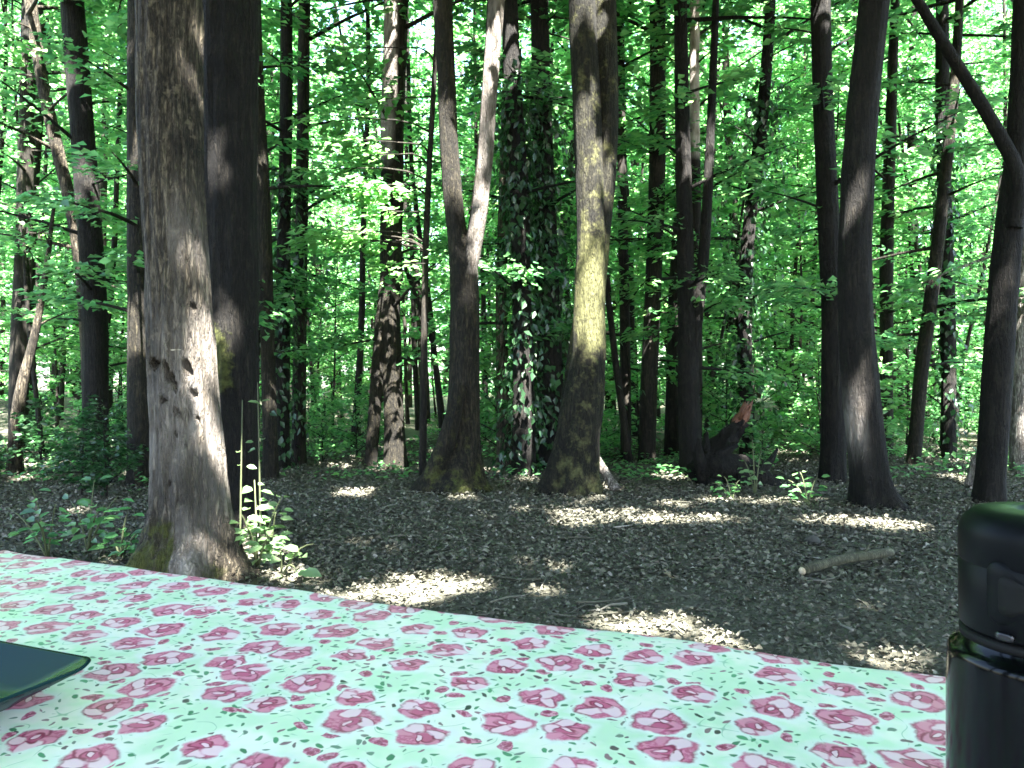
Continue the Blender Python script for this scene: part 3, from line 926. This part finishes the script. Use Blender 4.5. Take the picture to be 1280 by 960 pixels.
while cnt < 80 and tries < 6000:
    tries += 1
    y = 10.2 + 17 * rng.random() ** .8
    x = rng.uniform(-1, 1) * (.72 * y + 1.5)
    if not free(x, y, .8): continue
    taken.append((x, y)); cnt += 1
    put_tree('sapling', SAPS[rng.integers(len(SAPS))], x, y, 'young leafy sapling filling the gaps between the trunks deep in the wood', 'sapling', 'saplings deep in the wood', rng.uniform(.75, 1.25))
for k in range(75):
    y = rng.uniform(8.8, 15)
    x = rng.uniform(-1, 1) * (.70 * y + .6)
    put_tree('shrub', SHRUBS[(1, 1, 2)[rng.integers(3)]], x, y, 'low leafy shrub at the far edge of the clearing', 'shrub', 'low shrubs along the clearing edge', rng.uniform(.6, 1.25))
for k in range(10):
    y = rng.uniform(6.2, 8.6)
    x = at(rng.uniform(-60, 190), 500, y)[0]
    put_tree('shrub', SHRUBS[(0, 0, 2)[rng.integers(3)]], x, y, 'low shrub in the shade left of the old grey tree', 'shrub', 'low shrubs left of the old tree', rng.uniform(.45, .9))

# ------------------------------------------------------------------ unseen trees added behind the table and overhead to block the sun
for i, (x, y) in enumerate(((-4.5, -6.5), (-.8, -6.2), (3.2, -6.8), (7.0, -6), (-3.0, -2.6), (.6, -3.0), (4.0, -2.6), (7.4, -2.2), (-5.2, .8), (-2.4, -.2), (5.2, 1.0), (8.6, 2.6), (2.2, -.6), (-6.5, -3))):
    p = np.array([[x, y, -.2, .26], [x, y, .3, .2], [x + .1, y, 4, .17], [x - .1, y + .1, 9, .12], [x, y, 14, .04]])
    named_tree('added_shade_tree', 'tall tree with a broad leafy crown behind the picnic table', 'tree', [p], M['bark_brown'],
               dict(zlo=6.2, zhi=14, n=30, rad=3.5, per=90, L=(.18, .28), fill=9500), group='unseen trees added to block the sun', sides=10, step=.4)

# ------------------------------------------------------------------ the wood beyond, one mass
n = 80000
ang = rng.uniform(-.78, .78, n)
dist = rng.uniform(38, 58, n)
z = 20 * rng.random(n) ** 1.15
cl = np.array([mnoise.noise(Vector((a * 26, zz * .35, dd * .1))) for a, zz, dd in zip(ang, z, dist)])
kp = cl > -.3 + .012 * z
ang, dist, z = ang[kp], dist[kp], z[kp]
P = np.stack((np.sin(ang) * dist, np.cos(ang) * dist, z), 1)
D = rng.normal(size=(len(P), 3)); D[:, 2] *= .3
wv, wf = leaf_geo(P, unit(D), np.array((0, 0, 1.0)) + rng.normal(size=(len(P), 3)) * .4, rng.uniform(.28, .5, len(P)))
g = Geo(); g.add(wv, wf, 0)
for k in range(110):
    a = rng.uniform(-.78, .78); d = rng.uniform(38, 55)
    x, y = math.sin(a) * d, math.cos(a) * d
    zz = np.linspace(-.5, 18, 8)
    g.tube(np.stack((x + .3 * np.sin(zz * .3 + k), np.full(8, y), zz), 1), np.linspace(.2, .06, 8) * rng.uniform(.6, 1.2), 6, mi=1)
dw = g.build('distant_woods', [M['leaf'], M['bark_far']])
tag(dw, 'green mass of the wood far behind the trunks', 'woods', kind='stuff')

# ------------------------------------------------------------------ sunlit sprays in front of the two-stemmed tree: a slender beech
br = []
for px, py, ln, az in ((500, 180, .9, 3.3), (490, 192, .7, 2.9), (510, 235, .8, 3.0), (470, 290, .9, 3.2), (480, 300, .7, 2.7), (470, 296, .6, 3.6), (520, 120, .8, 2.9), (690, 90, .5, 3.3), (505, 265, .6, 3.1), (455, 210, .8, 3.0), (470, 150, .9, 3.25), (440, 300, .8, 3.0), (520, 330, .6, 3.1), (500, 60, .9, 3.1), (480, 230, .8, 2.8)):
    p = at(px + 25, py, 7.9); br.append((p, np.array((math.cos(az), math.sin(az), .03)), ln))
x0 = at(535, 600, 8.0)
g = Geo()
pth = px_path([(528, 612, 5), (530, 450, 4.5), (532, 300, 4), (538, 180, 3.5), (545, 60, 3), (548, -30, 2)], 8.0)
root = empty('young_beech', (pth[0, 0], pth[0, 1], 0), 'slender young tree with bright yellow-green flat sprays just left of the forked tree', 'tree')
off = np.array((pth[0, 0], pth[0, 1], 0))
q = resample(pth, .2); g.tube(q[:, :3] - off, q[:, 3], 8)
for o, d, l in br:
    zc = o[2]; c = np.array((np.interp(zc, q[:, 2], q[:, 0]), np.interp(zc, q[:, 2], q[:, 1]), zc - .1))
    if abs(o[0] - c[0]) < 1.0: g.tube(np.stack((c, (c + o) / 2 + (0, 0, .03), o, o + d * l * .9)) - off, (.012, .01, .008, .003), 5, cap=False)
g.build('trunk', M['bark_far'], root, True)
P, D, Nn, L = sprays([b for b in br if b[0][0] < .4], 62, (.08, .13), tilt=.22, twig=.5)
link_mesh('crown', canopy_mesh('crown', P - off, D, Nn, L), M['leaf_light'], root)

# ------------------------------------------------------------------ plants near the old tree
def stem_plant(name, label, stems, lsize, mat, pairs=5, cat='plant'):
    """stems: list of (base, tip)"""
    b0 = np.array(stems[0][0])
    root = empty(name, (b0[0], b0[1], 0), label, cat)
    off = np.array((b0[0], b0[1], 0))
    Ps, Ds, Ns, Ls = [], [], [], []
    for b, tip in stems:
        b, tip = np.array(b), np.array(tip)
        t_ = np.linspace(0, 1, 6)[:, None]
        pth = b + (tip - b) * t_ + np.array((0, 0, 1)) * (np.sin(t_ * math.pi) * .05)
        g = Geo(); g.tube(pth - off, np.linspace(.007, .0025, 6), 6)
        g.build('stem', M['stem'], root, True)
        for k in range(pairs):
            f = min(1, .25 + .75 * (k + rng.random()) / pairs)
            p = b + (tip - b) * f
            a0 = rng.uniform(0, 6.28)
            for s_ in ((0, math.pi) if rng.random() < .6 else (0,)):
                a = a0 + s_ + rng.normal() * .4
                d = np.array((math.cos(a), math.sin(a), rng.uniform(-.25, .35)))
                Ps.append(p + d * .03); Ds.append(d); Ns.append(np.array((0, -.35, 1)) + rng.normal(size=3) * .3); Ls.append(lsize * rng.uniform(.6, 1.2))
    link_mesh('leaves', canopy_mesh('leaves', np.array(Ps) - off, unit(np.array(Ds)), np.array(Ns), np.array(Ls), True), mat, root)
    return root


b = on_ground(322, 712); b2 = on_ground(338, 706)
stem_plant('leafy_plant', 'sunlit pale green leafy plant growing against the right side of the old tree foot',
           [(b, at(318, 600, 4.3)), (b, at(352, 622, 4.25)), (b, at(300, 640, 4.2)), (b2, at(330, 650, 4.3)), (b2, at(345, 640, 4.35)), (b, at(310, 660, 4.2)), (b2, at(322, 632, 4.2)), (b, at(340, 668, 4.15))], .075, M['leaf_pale'], 7)
b = on_ground(352, 722)
stem_plant('leafy_plant', 'low plant with a few broad pale leaves beside the table edge near the old tree', [(b, at(392, 680, 4.05)), (b, at(350, 690, 4.0)), (b, at(372, 715, 3.95))], .10, M['leaf_pale'], 2)
b = on_ground(300, 690); b2 = on_ground(326, 684)
stem_plant('thin_sapling', 'tall thin sapling with few pale leaves right of the old tree', [(b, at(303, 500, 4.75)), (b2, at(322, 478, 4.85))], .07, M['leaf_pale'], 4, 'sapling')
for i, (px, py, tx, ty, lab) in enumerate(((60, 700, 40, 610, 'low broad-leaved plant at the far left behind the table'), (110, 690, 118, 600, 'low broad-leaved plant midway between the left edge and the old tree'), (150, 697, 160, 640, 'small low plant hard against the left foot of the old tree'))):
    b = on_ground(px, py); d = b[1]
    stem_plant('leafy_plant', lab, [(b, at(tx, ty, d)), (b, at(tx - 30, ty + 25, d + .1)), (b, at(tx + 30, ty + 20, d - .1)), (b, at(tx + 5, ty + 40, d - .2))], .09, M['leaf'], 5)

for (px, py, tips, ls, mt, lab) in ((944, 622, ((940, 545), (952, 560), (930, 575)), .07, 'leaf_pale', 'pale-leaved plant growing up through the rotten log'),
                                 (915, 628, ((905, 596), (925, 600), (890, 604)), .06, 'leaf', 'small green plant at the near foot of the rotten log'),
                                 (1010, 634, ((1000, 590), (1022, 596), (985, 600)), .07, 'leaf', 'leafy plant at the right tip of the rotten log')):
    b = on_ground(px, py); d = b[1]
    stem_plant('leafy_plant', lab, [(b, at(tx, ty, d + .05 * k)) for k, (tx, ty) in enumerate(tips)], ls, M[mt], 6)

# ------------------------------------------------------------------ fallen and broken wood
def log_tube(g, spec, d, sides=14, step=.06, ridge=.08, seed=1.0, off=np.zeros(3)):
    pts = np.array([[*(at(px, py, dd if dd else d)), hw * d / FPX] for px, py, hw, dd in spec])
    q = resample(pts, step)
    P = q[:, :3]; T = unit(np.gradient(P, axis=0))
    A = unit(np.cross(np.broadcast_to(np.array((0, 1.0, .15)), T.shape), T)); B = np.cross(T, A)
    th = np.arange(sides) / sides * 2 * math.pi
    V = np.zeros((len(q), sides, 3))
    for i in range(len(q)):
        for j in range(sides):
            c, s = math.cos(th[j]), math.sin(th[j])
            k = 1 + ridge * 1.6 * mnoise.noise(Vector((c * 2.5, s * 2.5, i * .35 + seed)))
            V[i, j] = P[i] + (A[i] * c + B[i] * s) * q[i, 3] * k
    n = len(q)
    Vf = np.concatenate((V.reshape(-1, 3), P[:1], P[-1:])) - off
    k = np.arange(sides); k2 = (k + 1) % sides
    g.add(Vf, [grid_faces(n, sides), np.stack((k2, k, np.full(sides, n * sides)), 1), np.stack(((n - 1) * sides + k, (n - 1) * sides + k2, np.full(sides, n * sides + 1)), 1)])
    return q


dL = 7.6
base = at(890, 606, dL)
root = empty('rotten_log', (base[0], base[1], 0), 'dark rotten log with a raised splintered reddish end lying at the clearing edge', 'log')
off = np.array((base[0], base[1], 0))
g = Geo(); log_tube(g, [(868, 598, 12, 7.7), (878, 588, 20, 7.65), (898, 584, 25, 7.6), (920, 590, 23, 7.6), (945, 601, 18, 7.55), (972, 613, 12, 7.5), (992, 622, 6, 7.4)], dL, off=off, ridge=.2, sides=18, step=.05)
log_tube(g, [(880, 600, 10, 7.55), (876, 580, 8, 7.5), (872, 562, 5, 7.45), (874, 548, 2, 7.45)], dL, off=off, seed=3, ridge=.25)
log_tube(g, [(925, 600, 8, 7.4), (950, 592, 6, 7.4), (966, 575, 3.5, 7.45), (972, 560, 1.5, 7.5)], dL, off=off, seed=6, ridge=.25)
log_tube(g, [(890, 606, 12, 7.5), (902, 616, 9, 7.35), (918, 625, 4, 7.2)], dL, off=off, seed=7, ridge=.25)
g.build('trunk', M['bark_dark'], root, True)
g = Geo(); log_tube(g, [(888, 592, 20, 7.6), (895, 572, 16, 7.58), (901, 560, 13, 7.6), (909, 550, 13, 7.62), (917, 538, 9.5, 7.6), (928, 525, 9, 7.6)], dL, off=off, seed=9, ridge=.38, sides=20, step=.025)
log_tube(g, [(898, 572, 8, 7.5), (912, 560, 5, 7.5), (922, 556, 2, 7.5)], dL, off=off, seed=19, ridge=.3)
log_tube(g, [(884, 575, 9, 7.55), (880, 556, 6, 7.55), (884, 540, 2, 7.55)], dL, off=off, seed=21, ridge=.3)
limb = g.build('limb', M['bark_dark'], root, True)
for k in range(8):
    a_ = rng.uniform(1.8, 5.6); r_ = rng.uniform(.12, .30); p0 = at(884, 588, 7.55)
    e_ = np.array((math.cos(a_) * r_ * .8, rng.uniform(-.15, .1), -math.sin(a_) * r_ * .8))
    g = Geo(); g.tube(np.stack((p0, p0 + e_ * .5 + rng.normal(size=3) * .02, p0 + e_ + rng.normal(size=3) * .03)) - off, (.05, .028, .008), 7, jitter=.12); g.build('root', M['bark_dark'], root, True)
g = Geo(); log_tube(g, [(922, 533, 8.5, 7.6), (929, 521, 8, 7.6), (934, 513, 6, 7.6), (938, 506, 2, 7.6)], dL, off=off, seed=12, ridge=.25, step=.03)
log_tube(g, [(924, 530, 5, 7.6), (929, 512, 4, 7.6), (931, 503, 1.5, 7.6)], dL, off=off, seed=13, ridge=.25, step=.03)
for k in range(9):
    a_ = rng.uniform(0, 6.28); p0 = at(931, 518, 7.6) + np.array((math.cos(a_) * .045, math.sin(a_) * .045, 0)); h_ = rng.uniform(.06, .15)
    g.tube(np.stack((p0 - (.03, 0, .05), p0 + (.01, 0, h_ * .5), p0 + (.035 + rng.normal() * .012, 0, h_))) - off, (.016, .011, .002), 5)
g.build('broken_end', M['red_wood'], limb)

root = empty('fallen_branch', on_ground(1058, 712), 'short straight stick lying on the leaf litter right of centre', 'stick')
off = np.array(root.location)
a, b = on_ground(1003, 722) + (0, 0, .035), on_ground(1113, 701) + (0, 0, .05)
g = Geo(); t_ = np.linspace(0, 1, 9)[:, None]
P = a + (b - a) * t_ + np.array((0, 0, 1)) * np.sin(t_ * 3.1) * .012 + np.array((0, 1, 0)) * np.sin(t_ * 5) * .012
g.tube(P - off, np.array((.025, .027, .026, .028, .027, .028, .027, .028, .023)), 14, jitter=.03)
g.tube(np.stack((P[5], P[5] + (.05, .02, .03), P[5] + (.07, .03, .06))) - off, (.010, .008, .005), 7)
g.build('stem', M['bark_stick'], root, True)
g = Geo(); dr = unit(a - b); g.tube(np.stack((a - dr * .004, a + dr * .008)) - off, (.021, .018), 12); g.build('cut_end', M['cut_wood'], root)

for nm, lab, spec, d, mat in (('broken_branch', 'short pale broken branch leaning at the right foot of the mossy tree', [(744, 566, 2, 7.25), (749, 576, 5, 7.2), (757, 592, 5, 7.1), (770, 612, 7, 7.0)], 7.1, 'bark_pale'),
                              ('broken_stub', 'pale upright broken stub beside the dark right-edge trunk', [(1212, 634, 9, 7.3), (1214, 605, 8, 7.3), (1218, 580, 5, 7.3), (1222, 566, 2, 7.3)], 7.3, 'bark_pale'),
                              ('fallen_branch', 'thin branch lying across the foot of the wood at the right', [(985, 628, 4, 7.2), (1020, 632, 4, 6.9), (1058, 640, 3, 6.6)], 7.0, 'bark_brown'),
                              ('fallen_branch', 'grey branch lying in the shade at the left before the shrubs', [(30, 640, 6, 6.2), (90, 652, 6, 5.9), (140, 656, 4, 5.7)], 6.0, 'bark_grey')):
    g = Geo(); q = log_tube(g, spec, d, 14, .04, .3, seed=len(lab))
    c = q[:, :3].mean(0)
    o = g.build(nm, M[mat], None, True)
    o.data.transform(__import__('mathutils').Matrix.Translation(Vector(-c))); o.location = c
    tag(o, lab, 'branch')
# small dark clod
c = on_ground(1017, 679)
u = np.linspace(0, math.pi, 9); v = np.arange(14) / 14 * 2 * math.pi
Vv = np.array([(math.sin(a) * math.cos(b) * .055, math.sin(a) * math.sin(b) * .045, math.cos(a) * .035) for a in u for b in v])
Vv = np.array([p * (1 + .35 * mnoise.noise(Vector(p) * 28)) for p in Vv])
o = link_mesh('stone', np_mesh('stone', Vv, grid_faces(9, 14), True), M['stone'], None, (c[0], c[1], gh(c[0], c[1]) + .022))
tag(o, 'small dark stone on the leaf litter behind the stick', 'stone')

# ------------------------------------------------------------------ leaf litter
n = 150000
yy = 1.6 + 11.5 * rng.random(n) ** .8
xx = rng.uniform(-1, 1, n) * (.72 * yy + .7)
zz = np.array([gh(a, b) for a, b in zip(xx, yy)]) + rng.uniform(.004, .03, n)
P = np.stack((xx, yy, zz), 1)
a = rng.uniform(0, 6.28, n)
D = np.stack((np.cos(a), np.sin(a), rng.normal(size=n) * .28), 1)
lv, lf = leaf_geo(P, unit(D), np.array((0, 0, 1.0)) + rng.normal(size=(n, 3)) * .38, rng.uniform(.010, .036, n) * (1 + .3 * (yy > 4)), fold=.4, wide=.34)
g = Geo(); g.add(lv, lf)
for k in range(420):
    y_ = 2.4 + 8 * rng.random(); x_ = rng.uniform(-.7, .75) * y_
    a_ = rng.uniform(0, 6.28); l_ = rng.uniform(.06, .32)
    p0 = np.array((x_, y_, gh(x_, y_) + .02)); d_ = np.array((math.cos(a_), math.sin(a_), rng.normal() * .05))
    q_ = p0 + d_ * (np.linspace(-.5, .5, 4) * l_)[:, None] + rng.normal(size=(4, 3)) * .006
    g.tube(q_, np.linspace(.006, .0025, 4) * rng.uniform(.6, 1.3), 5)
tag(g.build('leaf_litter', M['litter']), 'dead leaves covering the forest floor', 'leaf litter', kind='stuff')
n = 2600
yy = 4.2 + 8 * rng.random(n); xx = rng.uniform(-1, 1, n) * (.72 * yy)
cl = np.array([mnoise.noise(Vector((p * .5, q * .5, 5))) for p, q in zip(xx, yy)]) + np.where(yy > 7.6, .3, -1) + np.where((xx / yy < -.42), 1.2, 0)
kp = cl > .18
xx, yy = xx[kp], yy[kp]; n = len(xx)
P = np.repeat(np.stack((xx, yy, np.array([gh(p, q) for p, q in zip(xx, yy)])), 1), 4, 0) + rng.normal(size=(n * 4, 3)) * np.array((.05, .05, 0)) + np.array((0, 0, .03))
P[:, 2] += rng.uniform(0, .1, len(P))
a = rng.uniform(0, 6.28, len(P))
lv, lf = leaf_geo(P, unit(np.stack((np.cos(a), np.sin(a), rng.uniform(-.1, .6, len(P))), 1)), np.array((0, 0, 1.0)) + rng.normal(size=(len(P), 3)) * .35, rng.uniform(.04, .09, len(P)))
tag(link_mesh('ground_cover', np_mesh('ground_cover', lv, lf), M['leaf']), 'low green seedlings and herbs along the edge of the clearing', 'ground cover', kind='stuff')

# ------------------------------------------------------------------ picnic table and cloth
TZ = .76
c0 = np.array((-.815, 1.285)); c1 = np.array((.398, .738))
ex = unit(c1 - c0); ey = np.array((ex[1], -ex[0]))       # ey points to the camera side
if ey[1] > 0: ey = -ey
W, Dp = 1.75, .95
root = empty('picnic_table', (c0[0], c0[1], 0), 'wooden picnic table under the rose-print cloth', 'table')
ang = math.atan2(ex[1], ex[0])
root.rotation_euler = (0, 0, ang)
# in the table's frame: x along the far edge, y negative towards the camera
g = Geo()
for k in range(5):
    w = Dp / 5
    g.box((0.02, -Dp + k * w + .004 + .01, TZ - .05), (W - .02, -Dp + (k + 1) * w - .004 - .008, TZ - .012))
g.build('tabletop', M['table_wood'], root)
for lx in (.18, W - .18):
    for ly in (-.14, -Dp + .14):
        g = Geo(); g.box((lx - .04, ly - .04, -.03), (lx + .04, ly + .04, TZ - .052)); g.build('leg', M['table_wood'], root)
g = Geo()
for lx in (.18, W - .18): g.box((lx - .025, -Dp + .184, TZ - .16), (lx + .025, -.184, TZ - .056))
g.box((.21, -Dp / 2 - .025, .25), (W - .21, -Dp / 2 + .025, .33))
g.build('brace', M['table_wood'], root)

def uv_of(px, py):
    d = (CAM_Z - TZ) * FPX / (py - HOR)
    p = at(px, py, d)[:2] - c0
    return (float(p @ ex), float(-(p @ ey)), 0.0)
STAIN = uv_of(682, 832)
M['cloth'] = cloth_mat()
ov, rc = .20, .018
us = np.concatenate((np.linspace(-ov, -.03, 7), np.linspace(-.02, .06, 10), np.linspace(.09, W - .09, 90), np.linspace(W - .06, W + .02, 10), np.linspace(W + .03, W + ov, 7)))
vs = np.concatenate((np.linspace(-ov, -.03, 7), np.linspace(-.02, .06, 10), np.linspace(.09, Dp - .09, 56), np.linspace(Dp - .06, Dp + .02, 10), np.linspace(Dp + .03, Dp + ov, 7)))
def fold(s, lo, hi):
    """position and drop of arc length s over an edge rounded with radius rc"""
    for sg, e in ((-1, lo), (1, hi)):
        o = (s - e) * sg
        if o > 0:
            a = o / rc
            if a < math.pi / 2: return e + sg * rc * math.sin(a), rc * (1 - math.cos(a))
            return e + sg * rc, rc + (o - rc * math.pi / 2)
    return s, 0.0
Vc, UV = [], []
for v_ in vs:
    for u_ in us:
        xx, dx = fold(u_, 0, W); yy, dy = fold(v_, 0, Dp)
        z = TZ - max(dx, dy) - .25 * min(dx, dy)
        flare = min(dx, dy) * .35
        xx += flare * (-1 if u_ < 0 else 1 if u_ > W else 0); yy += flare * (-1 if v_ < 0 else 1 if v_ > Dp else 0)
        wav = max(dx, dy)
        if wav > .02:
            if dx > dy: xx += (-1 if u_ < 0 else 1) * (.012 * math.sin(v_ * 26) + .012) * min(1, wav / .15)
            else: yy += (-1 if v_ < 0 else 1) * (.012 * math.sin(u_ * 23) + .012) * min(1, wav / .15)
        else:
            z += .0034 * mnoise.noise(Vector((u_ * 4, v_ * 5, 1))) + .0018 * mnoise.noise(Vector((u_ * 11, v_ * 13, 4)))
            yy -= .020 * mnoise.noise(Vector((u_ * 3.2, 0, 2))) * max(0, 1 - v_ / .2)
        Vc.append((xx, -yy, z)); UV.append((u_, v_))
me = np_mesh('tablecloth', Vc, grid_faces(len(vs), len(us), False)[:, ::-1], True)
ul = me.uv_layers.new(name='UVMap')
li = np.zeros(len(me.loops), dtype=np.int32); me.loops.foreach_get('vertex_index', li)
ul.data.foreach_set('uv', np.array(UV, dtype=np.float32)[li].ravel())
cl_o = link_mesh('tablecloth', me, M['cloth'], None, (c0[0], c0[1], 0))
cl_o.rotation_euler = (0, 0, ang)
tag(cl_o, 'mint green tablecloth printed with pink roses and buds, spread over the picnic table', 'tablecloth')

# ------------------------------------------------------------------ vacuum flask
fc = np.array((.283, .425)); fz = TZ + .003
ftop = CAM_Z - (650 - HOR) / FPX * (.425 - .03)
H = ftop - fz
def lathe(g, prof, seg=72):
    prof = np.array(prof); th = np.arange(seg) / seg * 2 * math.pi
    V = np.stack([np.stack((prof[:, 0] * math.cos(a), prof[:, 0] * math.sin(a), prof[:, 1]), 1) for a in th], 1)
    g.add(V.reshape(-1, 3), grid_faces(len(prof), seg))
def arc(cx, cz, r, a0, a1, n=7):
    return [(cx + r * math.cos(R(a)), cz + r * math.sin(R(a))) for a in np.linspace(a0, a1, n)]
rb, rc_ = .0463, .0400
zc = H - .066
root = empty('vacuum_flask', (fc[0], fc[1], fz), 'black vacuum flask with a dark grey cap standing on the cloth at the right edge', 'flask')
g = Geo(); lathe(g, [(.0005, .0005), (.030, .0005)] + arc(rb - .004, .0045, .004, -90, 0, 5) + [(rb, .03), (rb, zc - .03), (rb - .0004, zc - .015)] + arc(rb - .0065, zc - .013, .006, 0, 60, 6) + [(rc_ - .0006, zc - .004), (rc_ - .001, zc), (.01, zc + .0005), (.0005, zc + .0006)])
g.build('body', M['flask_body'], root, True)
g = Geo(); lathe(g, [(rc_ - .0032, zc - .004), (rc_ - .0001, zc - .003), (rc_ - .0001, zc + .001), (rc_ - .003, zc + .0015)]); g.build('gasket', M['flask_seam'], root, True)
g = Geo(); lathe(g, [(.0005, zc + .0018), (rc_ - .002, zc + .0018), (rc_, zc + .004), (rc_ + .0004, zc + .036), (rc_ - .0004, zc + .0372), (rc_ - .0004, zc + .0382), (rc_ + .0006, zc + .0395)] + arc(rc_ - .013, H - .0135, .0135, 0, 88, 9) + [(.014, H + .0002), (.012, H - .0012), (.0005, H - .0014)])
cap = g.build('cap', M['flask_cap'], root, True)
# latch: a rounded plate that follows the cap, facing the camera
fa = math.atan2(-fc[1], -fc[0])
def wrap_plate(g, a_half, z0, z1, cr, r_in, r_out, n=18):
    """rounded rectangle wrapped round the axis"""
    zc_, hz = (z0 + z1) / 2, (z1 - z0) / 2
    hw = a_half * rc_
    pts = []
    for sx, sz, a0 in ((1, 1, 0), (-1, 1, 90), (-1, -1, 180), (1, -1, 270)):
        for a in np.linspace(a0, a0 + 90, 7):
            pts.append((sx * (hw - cr) + cr * math.cos(R(a)), sz * (hz - cr) + cr * math.sin(R(a))))
    pts = np.array(pts); m = len(pts)
    rings = []
    for k, r_ in ((1.0, r_in), (1.0, r_out - .0008), (.95, r_out), (.5, r_out), (.02, r_out)):
        q = pts * k if k < .9 else pts * (1 - (1 - k) * .6)
        an = fa + q[:, 0] / rc_
        rings.append(np.stack((np.cos(an) * r_, np.sin(an) * r_, zc_ + q[:, 1]), 1))
    g.add(np.concatenate(rings), grid_faces(len(rings), m))
g = Geo(); wrap_plate(g, .66, zc + .011, zc + .043, .007, rc_ - .002, rc_ + .0014); latch = g.build('latch', M['flask_cap'], cap, True)
g = Geo(); wrap_plate(g, .50, zc + .016, zc + .036, .004, rc_ + .0004, rc_ + .0020); g.build('button', M['flask_seam'], latch, True)
g = Geo(); wrap_plate(g, .11, zc + .0035, zc + .0075, .0018, rc_ - .002, rc_ + .0022)
hinge = g.build('hinge_pin', M['chrome'], cap, True)
hinge.rotation_euler = (0, 0, R(-24))

# ------------------------------------------------------------------ square plate at the left
pc = np.array((-.375, .698)); ux = np.array((-.925, .38)); uy = np.array((-.38, -.925))
side = .235
cen = pc + (ux + uy) * side / 2 - (ux + uy) * .012
root = empty('square_plate', (cen[0], cen[1], TZ + .003), 'dark teal square plate with upturned rim at the left edge of the cloth', 'plate')
root.rotation_euler = (0, 0, math.atan2(ux[1], ux[0]))
def sq_ring(h, cr, z, n=8, sag=0.0):
    pts = []
    for sx, sy, a0 in ((1, 1, 0), (-1, 1, 90), (-1, -1, 180), (1, -1, 270)):
        for a in np.linspace(a0, a0 + 90, n):
            x = sx * (h - cr) + cr * math.cos(R(a)); y = sy * (h - cr) + cr * math.sin(R(a))
            pts.append((x, y, z + sag * min(abs(x), abs(y)) / h))
    return np.array(pts)
h = side / 2
rings = [sq_ring(.001, .0004, .006), sq_ring(h * .60, .02, .006), sq_ring(h * .70, .022, .008), sq_ring(h * .97, .024, .0185, sag=.010), sq_ring(h * .995, .024, .0195, sag=.010), sq_ring(h, .024, .0185, sag=.010), sq_ring(h * .985, .024, .0160, sag=.010),
         sq_ring(h * .70, .022, .004), sq_ring(h * .66, .02, .0005), sq_ring(h * .62, .02, .0005), sq_ring(h * .6, .02, .0025), sq_ring(.001, .0004, .0025)]
Vv = np.concatenate(rings)
o = link_mesh('dish', np_mesh('dish', Vv, grid_faces(len(rings), 32), True), M['plate'], root)
